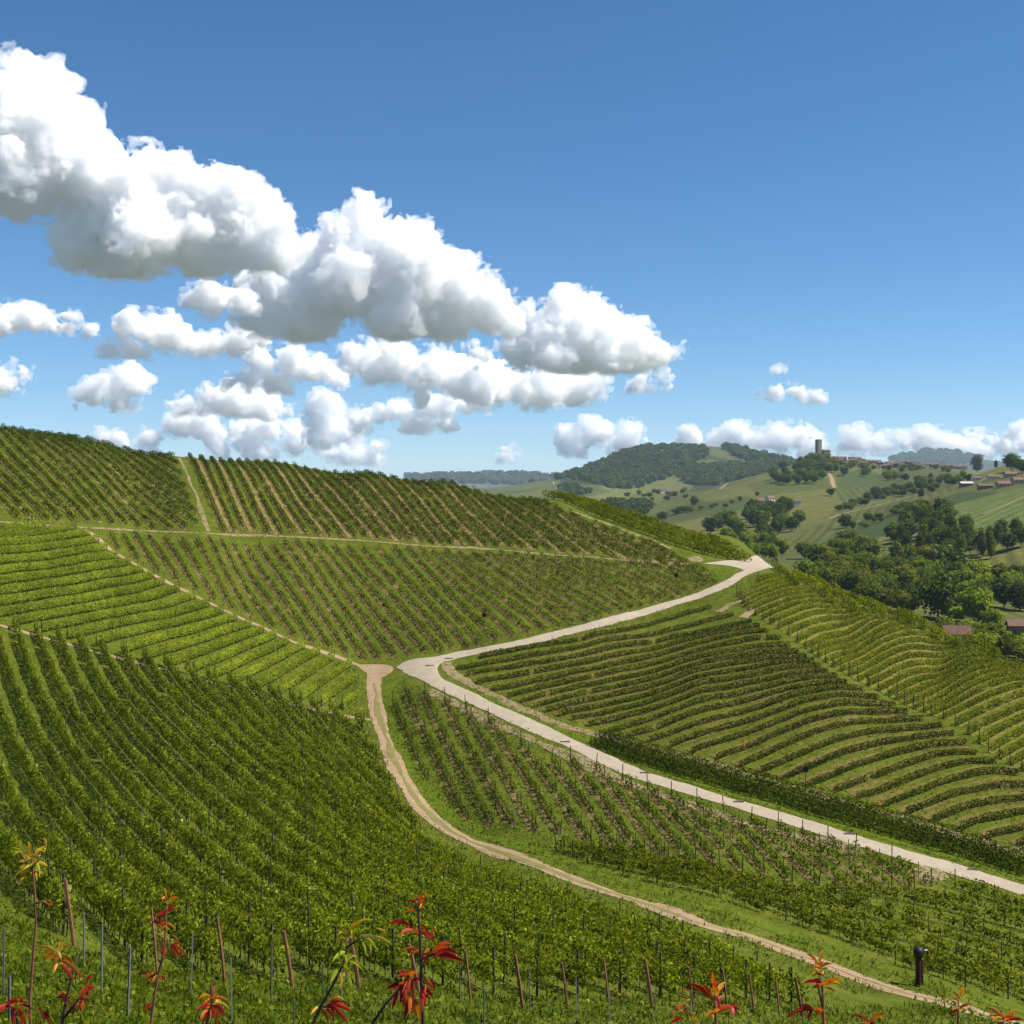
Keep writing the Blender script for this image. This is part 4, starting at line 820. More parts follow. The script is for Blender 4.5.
# farms
def farm(px, py, w, h, rh, wl, rf, lab, rz=.1, ymin=500, ymax=4000, wins=2, nm='house', d=None):
    q = at([px], [py], ymin, ymax)[0]; u = q[1]/F; house(px, py, w*u, (d or w*.6)*u, h*u, rh*u, rz, wl, rf, lab, nm, nm, None, ymin, ymax, wins=wins)
farm(758, 505, 12, 4.5, 2.5, M_WALL_TAN, M_ROOF, 'red roofed farmhouse at the top of the copse on the spur'); farm(770, 502, 9, 4, 2, M_WALL_PALE, M_ROOF, 'pale gabled house beside the red roofed farmhouse', .6)
farm(797, 505, 8, 4, 2.2, M_WALL_PALE, M_ROOF2, 'pale house half hidden behind the copse'); farm(774, 531, 8, 2.5, 2, M_WALL_TAN, M_ROOF, 'little red roof peeping out under the copse')
farm(662, 493.5, 5, 4, 1.5, M_WALL_PALE, M_ROOF2, 'white gabled farmhouse on the far pale field', .2, 1500); farm(670, 494, 8, 2.6, 2, M_WALL_PALE, M_ROOF2, 'long low barn joined to the white farmhouse', .1, 1500); farm(656, 492.5, 7, 2, 1.2, M_WALL_TAN, M_ROOF2, 'small brown shed left of the white farmhouse', .1, 1500)
farm(561, 491.5, 3, 3, 1.5, M_WALL_PALE, M_ROOF2, 'white house by itself on the far hillside', .2, 1500); farm(588, 491, 6, 2, 1.2, M_WALL_TAN, M_ROOF2, 'tan farm on the far hillside', .1, 1500); farm(613, 485, 4, 2, 1, M_WALL_PALE, M_ROOF2, 'small white house at the forest edge', .1, 2000); farm(628, 502, 5, 2, 1, M_WALL_TAN, M_ROOF2, 'small farm shed above the hollow scrub', .1, 1500)
# houses in the valley at the right edge
u = 430/F
house(0, 0, 24*u*1.3, 12*u, 15*u, 5*u, -0.12, M_WALL_BRICK, M_ROOF, 'brick house with red roof at the right edge below the wood', 'house', 'house', None, wins=3, at_pt=((1024-512)*u, 430, -(640-HOR)*u))
u = 410/F
house(0, 0, 24*u, 14*u, 10*u, 7*u, -0.3, M_WALL_TAN, M_ROOF, 'rusty red roof showing just over the crest rows', 'house', 'house', None, at_pt=((957-512)*u, 410, -(643-HOR)*u))
# pale church spire far away
P = at([553], [491], 2000, 6000)[0]; u = P[1]/F
m = MB(); m.box((0, 0, 3*u), (1.2*u, 1.2*u, 8*u)); m.lathe((0, 0, 7*u), [(.8*u, 0), (.05*u, 3.5*u)], 4)
tag(link('church_spire', m.mesh('church_spire', [M_WALL_PALE]), None, tuple(P)), 'thin pale church spire on the far slope beyond the crest', 'spire')
# pale farm tracks on the far slopes
strip_ob('far_track', [(826,470),(829,473),(832,480),(834,488)], 3.2, 3.2, M_TRACK, 0.5, step=6, jit=0.4, n=4, seed=31, world_pts=at([826,829.5,832,834],[470,474,480,488],1300,3000))
strip_ob('far_track', None, 3.0, 3.0, M_TRACK, 0.5, step=6, jit=0.4, n=4, seed=32, world_pts=at([752,738,724,720],[475,480,486,489.5],1300,3000))
strip_ob('far_track', None, 2.2, 2.2, M_BANK, 0.5, step=6, jit=0.4, n=4, seed=33, world_pts=at([982,1000,1024],[515,508,497],600,2000))
strip_ob('far_track', None, 2.0, 2.0, M_TRACK, 0.5, step=6, jit=0.4, n=4, seed=34, world_pts=at([828,850,880,910],[519,512,505,496.5],600,2000))
strip_ob('far_track', None, 5, 5, M_TRACK, 0.6, step=10, jit=0.4, n=4, seed=35, world_pts=at([622,640,652],[502.5,501.5,502],1500,4000))
# ------------------------------------------------------------------ things along the tracks
M_BLACK = plain_mat('blackened_metal', (0.012,0.011,0.013), 0.55, 0.3, 5)
M_RED = plain_mat('sunlit_rust_steel', (0.30,0.06,0.022), 0.65, 0.3, 3)
M_WHITE = plain_mat('white_paint', (0.7,0.7,0.7), 0.5, 0.1, 4)
P = at([918.5], [986], 8, 285)[0]; s = P[1]/F
e = empty('pillar', tuple(P), 'tall rust red pillar with round black head standing on the dirt track', 'pillar')
b = MB(); b.lathe((0, 0, 0), [(3.6*s, -.3), (3.5*s, .12), (3.1*s, .3), (3.0*s, 14*s), (3.1*s, 26*s), (2.7*s, 28*s)], 20); link('column', b.mesh('column', [plain_mat('shaded_rust', (0.04,0.014,0.010), 0.7, 0.4, 3)], True), e)  # shade on the near face is put into the column colour
b = MB(); b.lathe((0, 0, 0), [(2.6*s, 27.5*s), (4.6*s, 29.5*s), (5.3*s, 32.5*s), (5.2*s, 35.5*s), (4.0*s, 38*s), (1.0*s, 39.2*s)], 20); link('head', b.mesh('head', [M_BLACK], True), e)
b = MB(); b.tube([(3.5*s, 0, 35*s), (6*s, 0, 38*s), (5.2*s, 0, 41.5*s)], .5*s, 6); link('bracket', b.mesh('bracket', [M_BLACK]), e)
b = MB(); b.box((7.5*s, -.2*s, 36*s), (3.4*s, .5*s, 1.2*s), rz=.3); link('arm', b.mesh('arm', [M_WHITE]), e)
b = MB(); b.box((3.8*s, -.5*s, 14.5*s), (1.5*s, 3.8*s, 26*s), rz=-.25); link('lit_side', b.mesh('lit_side', [M_RED]), e)  # red slab added as the sunlit right side of the column
for px, py, hp, wp, lab in [(805.5,788,19,5,'dark square sign board on a pole beside the bank of the right slope'), (484,632,17,4.5,'small dark round board on a pole in the lower slope vines'), (676,592,17,4.5,'small dark board on a thin pole near the upper road')]:
    P = at([px], [py], 8, 285)[0]; s = P[1]/F; e = empty('sign', tuple(P), lab, 'sign')
    b = MB(); b.tube([(0, 0, -.3), (0, 0, hp*s)], .05, 6); link('pole', b.mesh('pole', [M_WOOD_DARK]), e)
    b = MB()
    if wp > 4.8: b.box((0, -.09, hp*s), (wp*s, .06, wp*s*1.15))
    else:
        n = 14; vv = [(math.cos(6.2832*k/n)*wp*s/2, y, hp*s+math.sin(6.2832*k/n)*wp*s/2) for y in (-.12, -.06) for k in range(n)]
        b.add(vv, [tuple(range(n)), tuple(range(n, 2*n))[::-1]]+[(k, k+n, (k+1) % n+n, (k+1) % n) for k in range(n)])
    link('board', b.mesh('board', [M_BLACK]), e)
M_MARK = plain_mat('dark_mark', (0.10,0.085,0.07), 0.7, 0.3, 8)  # flat dark slats laid at the dark marks along the road
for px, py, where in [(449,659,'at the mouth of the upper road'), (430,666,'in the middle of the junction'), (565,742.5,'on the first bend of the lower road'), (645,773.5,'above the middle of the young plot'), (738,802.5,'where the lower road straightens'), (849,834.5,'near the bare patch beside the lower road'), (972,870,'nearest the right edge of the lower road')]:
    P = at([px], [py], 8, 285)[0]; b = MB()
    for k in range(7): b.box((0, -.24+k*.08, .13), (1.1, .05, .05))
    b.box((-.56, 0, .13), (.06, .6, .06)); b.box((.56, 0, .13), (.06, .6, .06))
    o = link('road_mark', b.mesh('road_mark', [M_MARK]), None, tuple(P)); o.rotation_euler = (0, 0, 0.1); tag(o, 'dark slatted mark '+where, 'drain grate', 'dark slatted marks across the road')
P = at([776], [568], 8, 285)[0]; b = MB(); b.box((0, 0, 0.9), (.55, .55, 2.6)); b.box((0, 0, 2.25), (.7, .7, .12)); tag(link('gate_pillar', b.mesh('gate_pillar', [M_WOOD_RUST]), None, tuple(P)), 'brown gate pillar standing at the crest end of the road', 'pillar')

# ------------------------------------------------------------------ slope in front: young planting with grey stakes, grass and weeds
M_STAKE = plain_mat('grey_metal_stake', (0.12,0.125,0.12), 0.7, 0.25, 6)
STK = [(3,1000,72),(9,1024,48),(84,968,56),(101,996,72),(127,1022,74),(191,1000,66),(232,1022,64),(165,944,34),(271,1006,62),(294,1030,30),(323,1008,44),(341,1000,30),(460,1004,46),(484,1030,42),(530,1012,40),(577,1018,42),(610,1030,40),(655,1022,38),(690,1030,40),(716,1022,36),(750,1030,36),(803,1026,34),(845,1028,30),(900,1028,26),(960,1034,24)]
for i, (px, py, hp) in enumerate(STK):
    P = at([px], [py], 8, 60)[0]; h = hp*P[1]/F; b = MB(); r = .022
    b.box((0, 0, h/2-.15), (.038, .010, h+.3)); b.box((.015, .018, h/2-.15), (.010, .03, h+.3)); 
    o = link('stake', b.mesh('stake', [M_STAKE]), None, tuple(P)); o.rotation_euler = (random.gauss(0, .02), random.gauss(0, .02), random.uniform(-.6, .6))
    tag(o, ('thin grey metal stake standing in the weeds at lower left' if px < 400 else 'thin grey metal stake standing in the weeds at bottom centre or right'), 'stake', 'grey stakes of the young planting')
GRASS_LEAF = leaf_mat('grass_blade', [(0, (0.032,0.05,0.004)), (0.5, (0.08,0.105,0.009)), (0.85, (0.15,0.165,0.022)), (1, (0.27,0.22,0.08))], 0.35, patch=2.2, patch_amt=0.55)
def grass(name, label, pts, size, seed, blade=0.6):
    r = np.random.RandomState(seed); n = len(pts); x, y = pts[:,0], pts[:,1]; z = ground(x, y)
    up = np.stack([r.normal(0, .35, n), r.normal(0, .35, n), np.ones(n)], 1); up /= np.linalg.norm(up, axis=1, keepdims=True)
    sz = size*r.uniform(.5, 1.5, n); isb = r.uniform(size=n) < blade
    U1 = up*sz[:,None]*.55; sd = np.cross(up, r.normal(size=(n, 3))); sd /= np.linalg.norm(sd, axis=1, keepdims=True); W1 = sd*(sz*0.10)[:,None]
    U2, W2 = rand_leaf_axes(n, sz*.55, r, np.tile([0, 0, 1.0], (n, 1)), 0.6)
    U = np.where(isb[:,None], U1, U2); W = np.where(isb[:,None], W1, W2)
    C = np.stack([x, y, z+np.where(isb, sz*.45, sz*r.uniform(.1, .7, n))], 1)
    V_, F_ = quads(C, U, W); t = np.clip(r.normal(.45, .22, n), 0, 1)
    tag(link(name, mesh_np(name, V_, F_, [GRASS_LEAF], tint=t)), label, 'grass', kind='stuff')
r = np.random.RandomState(77)
yy = np.exp(r.uniform(math.log(9), math.log(92), 300000)); xx = (r.uniform(-30, 1060, len(yy))-512)/F*yy
pl_y = np.interp(xx, pl[:,0], pl[:,1], left=40, right=86)
m = (yy < pl_y+1.0); cl = smooth_noise(xx, yy, 2.2, 9)+.6*smooth_noise(xx, yy, .8, 10); m &= (r.uniform(-.5, .6, len(yy)) < cl+.28)
P_ = np.stack([xx[m], yy[m]], 1)
grass('grass', 'rough grass and weeds on the slope below the rusty posts', P_, 0.085+0.0032*P_[:,1], 78, .45)
# tufts between the near rows and along the track
A = r.uniform(0, 1, (150000, 2)); xx = -75+A[:,0]*125; yy = 40+A[:,1]*130; m = inside(near_poly, xx, yy) & (np.abs(xx) < yy*.45+3); P_ = np.stack([xx[m], yy[m]], 1)
grass('grass', 'green grass growing between the lush vine rows', P_, 0.22, 79, .6)

rg = np.random.RandomState(80); GP = []
for poly_w, sd in PLOT_POLYS:
    lo = poly_w.min(0); hi = poly_w.max(0); lo = np.maximum(lo, (-110, 60)); hi = np.minimum(hi, (110, 280)); dens = 5.0 if sd in (26, 27) else 2.6
    q = rg.uniform(lo, hi, (int((hi-lo).prod()*dens), 2)); GP.append(q[inside(poly_w, q[:,0], q[:,1])])
grass('grass', 'short uneven grass between the vine rows on the hillsides', np.vstack(GP), 0.34, 81, .35)
VG = []
for pw, w_, dn in ((track_w, 6.0, 14), (road_w, 4.5, 8), (roadu_w, 4.0, 6)):
    q = pw[rg.randint(0, len(pw), int(len(pw)*0.7*dn*6))]+rg.normal(0, .35, (int(len(pw)*0.7*dn*6), 2)); t_ = np.gradient(pw, axis=0); o_ = rg.uniform(0.9, w_, len(q))*rg.choice([-1, 1], len(q))
    k_ = np.array([np.argmin(((pw[::4]-a)**2).sum(1)) for a in q])*4; tt_ = t_[k_]/np.linalg.norm(t_[k_], axis=1, keepdims=True); VG.append(q+np.stack([-tt_[:,1], tt_[:,0]], 1)*o_[:,None])
VG = np.vstack(VG)
jn = pxw([(415,668),(440,668),(748,567),(765,563)])[:, :2]
for c_, r_ in zip(jn, (8, 8, 7, 6)): VG = VG[((VG-c_)**2).sum(1) > r_*r_]
for pw, w_ in ((track_w, 0.95), (road_w, 1.35), (roadu_w, 1.0)):
    dm = np.array([((pw[::2]-a)**2).sum(1).min() for a in VG]); VG = VG[dm > w_**2]
grass('grass', 'bright grass verge along the dirt track and the roads', VG, 0.34, 82, .5)

# ------------------------------------------------------------------ red and yellow leaved saplings at the viewer's feet
def sap_mat(name, stops): return leaf_mat(name, stops, 0.35, 0.12, 0.3, 0.3, False)
SM = {'red': sap_mat('red_leaf', [(0, (0.20,0.012,0.010)), (.5, (0.38,0.028,0.010)), (1, (0.55,0.13,0.018))]), 'orange': sap_mat('orange_leaf', [(0, (0.36,0.07,0.010)), (.5, (0.56,0.18,0.018)), (1, (0.64,0.33,0.05))]),
      'yellow': sap_mat('yellow_leaf', [(0, (0.36,0.23,0.015)), (.5, (0.64,0.43,0.03)), (1, (0.74,0.55,0.12))]), 'lime': sap_mat('lime_leaf', [(0, (0.22,0.26,0.015)), (.5, (0.42,0.46,0.03)), (1, (0.62,0.58,0.08))])}
M_STEM_RED = plain_mat('reddish_stem', (0.20,0.07,0.045), 0.6, 0.25, 30); M_STEM_DARK = plain_mat('dark_stem', (0.05,0.03,0.03), 0.6, 0.25, 30)
def lance(b, a, c, wid, bend, m):
    """drooping lance-shaped leaf from a to c"""
    a = Vector(a); c = Vector(c); ax = c-a; L = ax.length; n = 7
    side = ax.cross(Vector((random.uniform(-.4, .4), 1, random.uniform(-.3, .3)))); side.normalize()
    nor = side.cross(ax).normalized(); V_ = []
    for i in range(n+1):
        t = i/n; p = a+ax*t+Vector((0, 0, 1))*(bend*L*4*t*(1-t)); w = wid*math.sin(math.pi*min(1, t*.93+.05))**.8*(1-.25*t)
        V_ += [p-side*w+nor*w*.35, p, p+side*w+nor*w*.35]
    b.add(V_, [q for i in range(n) for q in ((3*i, 3*i+1, 3*i+4, 3*i+3), (3*i+1, 3*i+2, 3*i+5, 3*i+4))], m)
def sapling(label, Y, stems, leaves, stem_mat, tones):
    """stems: pixel polylines (the first reaches the ground); leaves: (x0,y0,x1,y1,width,tone)"""
    w = lambda x, y, d=0: Vector(((x-512)/F*(Y+d), Y+d, (HOR-y)/F*(Y+d)))
    x0 = stems[0][0][0]; g = Vector(((x0-512)/F*Y, Y, float(ground((x0-512)/F*Y, Y))-.05))
    e = empty('sapling', tuple(g), label, 'sapling', 'red and yellow leaved saplings')
    b = MB()
    for i, st in enumerate(stems):
        pts = [w(x, y)-g for x, y in st]
        if i == 0: pts = [Vector((0, 0, 0)), (pts[0])*.5+Vector((.01, .01, 0))]+pts
        n = len(pts); r0 = .0065 if i == 0 else .0042; b.tube(pts, [r0*(1-.6*k/(n-1)) for k in range(n)], 6)
    link('stem', b.mesh('stem', [stem_mat], True), e)
    b = MB(); tl = list(tones)
    more = []
    for (xa, ya, xb, yb, wd, tn) in leaves:
        for _ in range(2):
            an = random.gauss(0, .75); k_ = random.uniform(.45, .85); dx, dy = (xb-xa)*k_, (yb-ya)*k_; jx, jy = random.gauss(0, 2.5), random.gauss(0, 3.5)
            more.append((xa+jx, ya+jy, xa+jx+dx*math.cos(an)-dy*math.sin(an), ya+jy+dx*math.sin(an)*.8+dy*math.cos(an)+1.5, wd*.75, random.choice(tl) if random.random() < .25 else tn))
    for (xa, ya, xb, yb, wd, tn) in list(leaves)+more:
        d = random.uniform(-.05, .05); a = w(xa, ya)-g; c = w(xb, yb, d)-g; L = (c-a).length; lance(b, a, c, wd*Y/F*.27, random.uniform(.05, .22), tl.index(tn))
    me = b.mesh('leaves', [SM[t] for t in tl], True); at_ = me.attributes.new('tint', 'FLOAT', 'FACE'); rr = np.random.RandomState(len(b.f)); at_.data.foreach_set('value', np.repeat(rr.uniform(.1, .95, len(b.f)//14+1), 14)[:len(b.f)].astype(np.float32))
    link('leaves', me, e)
sapling('sapling with a yellow leaf tuft on a tall reddish stem at far left', 4.4, [[(30,1000),(33,960),(36,925),(35,895),(33,872),(32,858)], [(36,903),(44,901),(50,906)], [(33,872),(26,862),(20,850)], [(32,868),(40,858),(46,848)]],
 [(32,860,16,846,7,'yellow'),(32,858,28,842,7,'yellow'),(33,858,46,846,7,'orange'),(33,862,48,866,8,'yellow'),(33,866,20,874,8,'yellow'),(34,868,44,876,7,'yellow'),(20,850,10,848,6,'lime'),(46,848,44,838,6,'yellow'),(30,862,18,862,7,'yellow'),(36,862,40,878,7,'lime'),(48,905,54,908,4,'orange'),(26,872,14,878,6,'yellow')], M_STEM_RED, ('yellow','orange','lime'))
sapling('sapling with orange and crimson leaves at the lower left corner', 3.6, [[(62,1024),(66,1000),(72,975),(78,955)], [(62,1020),(78,1000),(92,986)], [(20,1030),(14,1012),(8,1002)]],
 [(58,955,36,947,9,'orange'),(58,956,60,942,6,'orange'),(58,957,52,968,8,'orange'),(60,960,84,980,11,'orange'),(56,954,40,956,8,'yellow'),(66,1000,58,994,6,'red'),(8,1004,28,1002,10,'red'),(8,1004,-8,1014,10,'red'),(12,1004,14,1030,11,'red'),(10,1002,34,1010,9,'red'),(78,1000,96,988,9,'red'),(78,1000,72,1016,8,'red'),(70,998,56,998,8,'red'),(92,986,84,1000,8,'red'),(24,1012,20,1030,8,'orange'),(40,1010,52,1030,8,'red')], M_STEM_DARK, ('orange','red','yellow'))
sapling('tall thin sapling with small orange leaf whorls beside the fourth rusty post', 4.6, [[(150,1030),(154,1000),(158,975),(164,950),(166,925),(167,895)], [(158,975),(150,972),(140,974)]],
 [(167,900,164,888,5,'yellow'),(167,905,178,897,6,'orange'),(166,912,156,916,6,'red'),(166,912,176,909,5,'red'),(165,925,151,923,7,'red'),(165,925,176,931,6,'orange'),(165,924,158,930,5,'orange'),(166,948,163,958,6,'red'),(172,944,188,957,8,'orange'),(172,944,180,958,7,'red'),(158,975,136,974,7,'red'),(158,975,150,984,7,'orange'),(150,1004,146,1012,6,'red'),(158,976,166,982,6,'red')], M_STEM_RED, ('orange','red','yellow'))
sapling('small bunch of red and orange leaves under the fifth rusty post', 3.8, [[(205,1030),(210,1012),(212,1000),(212,985)]], [(212,998,228,1001,7,'orange'),(212,998,198,1000,7,'orange'),(212,1006,226,1016,10,'red'),(212,1006,196,1012,9,'red'),(212,1006,218,1024,10,'red'),(212,1000,210,984,5,'orange'),(210,1010,202,1024,8,'red'),(214,1004,230,1010,7,'yellow')], M_STEM_DARK, ('orange','red','yellow'))
sapling('sapling with lime yellow drooping leaves left of the crimson sapling', 4.0, [[(312,1026),(320,1008),(330,990),(340,972),(346,955),(348,935)], [(346,948),(360,938),(375,936)]],
 [(348,936,334,932,7,'yellow'),(350,930,372,920,6,'yellow'),(352,938,358,960,7,'lime'),(360,938,378,952,8,'lime'),(362,940,366,955,6,'lime'),(374,936,392,945,7,'yellow'),(346,952,332,962,9,'lime'),(340,968,330,984,9,'lime'),(346,962,372,976,8,'lime'),(345,970,352,988,9,'lime'),(346,972,340,990,7,'yellow'),(348,945,336,940,6,'orange'),(322,1008,344,1016,10,'red'),(322,1008,310,1018,8,'yellow'),(330,1004,352,1012,11,'red'),(330,1004,348,1024,9,'red'),(350,930,356,922,5,'yellow')], M_STEM_DARK, ('lime','yellow','orange','red'))
sapling('largest crimson sapling with long drooping red leaves at bottom centre', 3.4, [[(424,1034),(422,1000),(421,965),(420,935),(418,910),(419,897)], [(372,1024),(385,1005),(398,990),(410,978)], [(420,960),(432,955),(440,950)]],
 [(419,905,409,900,7,'red'),(419,908,422,892,6,'red'),(418,910,423,902,6,'orange'),(412,928,388,925,10,'red'),(420,930,430,940,8,'red'),(430,940,434,930,7,'red'),(420,936,412,934,6,'red'),(421,955,403,951,10,'red'),(421,957,428,962,8,'red'),(430,955,464,962,15,'red'),(432,952,448,948,10,'red'),(440,955,456,955,9,'red'),(410,978,396,978,9,'red'),(408,976,418,974,9,'orange'),(402,985,386,990,11,'red'),(406,984,400,1004,11,'red'),(410,980,414,1000,12,'red'),(412,982,402,994,9,'red'),(420,986,434,998,10,'red'),(422,988,422,1012,12,'red'),(412,996,404,1020,12,'red'),(414,1000,420,1024,12,'orange'),(398,992,392,1010,10,'red'),(424,980,436,990,8,'red')], M_STEM_DARK, ('red','orange'))
sapling('sapling with red and orange leaves left of the pillar sapling', 3.7, [[(716,1034),(716,1010),(715,995)], [(716,1000),(708,992),(700,988)]], [(715,996,712,972,8,'orange'),(715,994,726,982,8,'orange'),(712,1000,688,984,11,'red'),(714,1012,736,1008,12,'red'),(732,1006,734,1018,9,'red'),(714,1012,706,1018,8,'orange'),(690,1000,676,996,7,'orange'),(686,1004,672,1014,9,'orange'),(690,1018,700,1022,9,'yellow'),(684,1018,670,1024,9,'red'),(716,996,720,1010,6,'red')], M_STEM_RED, ('red','orange','yellow'))
sapling('orange leaved sapling in line with the dirt track', 3.9, [[(824,1034),(823,1005),(822,985),(818,966)]], [(819,966,806,954,7,'orange'),(819,966,824,950,7,'orange'),(818,970,832,964,7,'orange'),(821,974,808,972,7,'yellow'),(822,984,842,980,8,'orange'),(822,984,802,984,8,'red'),(822,986,842,986,8,'orange'),(822,986,812,988,8,'orange'),(812,1010,786,1018,9,'red'),(812,1008,800,1006,9,'red'),(816,1010,826,1022,8,'orange')], M_STEM_RED, ('orange','red','yellow'))
sapling('low pinkish orange sapling right of the pillar', 4.2, [[(958,1034),(958,1015),(959,1000)]], [(959,1000,952,992,6,'orange'),(959,1000,964,988,6,'orange'),(959,1008,970,1004,6,'orange'),(958,1010,948,1014,6,'red')], M_STEM_RED, ('orange','red'))
sapling('orange leaves at the bottom right corner', 3.6, [[(1004,1040),(1004,1020)]], [(1004,1020,986,1008,9,'orange'),(1004,1020,1018,1010,9,'orange'),(1004,1022,1024,1020,9,'red'),(1004,1022,994,1030,8,'orange')], M_STEM_RED, ('orange','red'))
sapling('small red leaves on the bottom edge left of the bottom right corner', 3.6, [[(868,1040),(869,1022)]], [(869,1022,852,1016,8,'orange'),(869,1022,886,1014,8,'orange'),(869,1024,880,1030,8,'red')], M_STEM_RED, ('orange','red'))
# ------------------------------------------------------------------ clouds: heaped puffs with air inside, lit by the sun
def lattice_noise(shape, cell, rng):
    """smooth 3-D value noise on a voxel grid"""
    n = [max(2, int(s/cell)+3) for s in shape]; g = rng.normal(size=n)
    out = g
    for ax in range(3):
        t = np.arange(shape[ax])/cell; i = t.astype(int); f = t-i; f = f*f*(3-2*f)
        a = np.take(out, i, axis=ax); b = np.take(out, i+1, axis=ax)
        sh = [1, 1, 1]; sh[ax] = -1; f = f.reshape(sh); out = a*(1-f)+b*f
    return out
def surface_nets(S):
    """closed quad mesh of S = 0 (inside negative)"""
    ins = S < 0
    c = np.zeros(tuple(np.array(S.shape)-1), np.int8)
    corners = [(i, j, k) for i in (0,1) for j in (0,1) for k in (0,1)]
    nx, ny, nz = c.shape
    for (i, j, k) in corners: c += ins[i:i+nx, j:j+ny, k:k+nz]
    act = (c > 0) & (c < 8); idx = -np.ones(c.shape, np.int64); A = np.argwhere(act); idx[act] = np.arange(len(A))
    P = np.zeros((len(A), 3)); cnt = np.zeros(len(A))
    edges = [(a, b) for a in corners for b in corners if sum(b)-sum(a) == 1 and all(q >= p for p, q in zip(a, b))]
    for a, b in edges:
        sa = S[A[:,0]+a[0], A[:,1]+a[1], A[:,2]+a[2]]; sb = S[A[:,0]+b[0], A[:,1]+b[1], A[:,2]+b[2]]
        m = (sa < 0) != (sb < 0); t = np.where(m, sa/(sa-sb+1e-12), 0)
        q = A+np.array(a)+(np.array(b)-np.array(a))*t[:,None]; P += q*m[:,None]; cnt += m
    P /= cnt[:,None]; Q = []
    for ax in range(3):
        o1, o2 = [(1, 2), (2, 0), (0, 1)][ax]
        sl = [slice(None)]*3; sl2 = [slice(None)]*3; sl[ax] = slice(0, -1); sl2[ax] = slice(1, None)
        a = ins[tuple(sl)]; b = ins[tuple(sl2)]; E = np.argwhere(a != b)
        ok = (E[:,o1] > 0) & (E[:,o2] > 0) & (E[:,o1] < c.shape[o1]) & (E[:,o2] < c.shape[o2]); E = E[ok]
        fl = a[E[:,0], E[:,1], E[:,2]]
        u = np.zeros(3, int); u[o1] = 1; w = np.zeros(3, int); w[o2] = 1
        g = lambda D: idx[D[:,0], D[:,1], D[:,2]]
        q = np.stack([g(E-u-w), g(E-w), g(E), g(E-u)], 1); q[~fl] = q[~fl][:, ::-1]; Q.append(q)
    return P, np.concatenate(Q)
def cloud_mat(dens):
    m, nt, out = newmat('cloud'); v = N(nt, 'ShaderNodeVolumeScatter'); v.inputs['Color'].default_value = (0.9955, 0.997, 1.0, 1)
    v.inputs['Density'].default_value = dens; v.inputs['Anisotropy'].default_value = CLOUD_G; nt.links.new(v.outputs[0], out.inputs['Volume']); return m
CLOUD_G = 0.0; CLOUD_MFP = 6.0
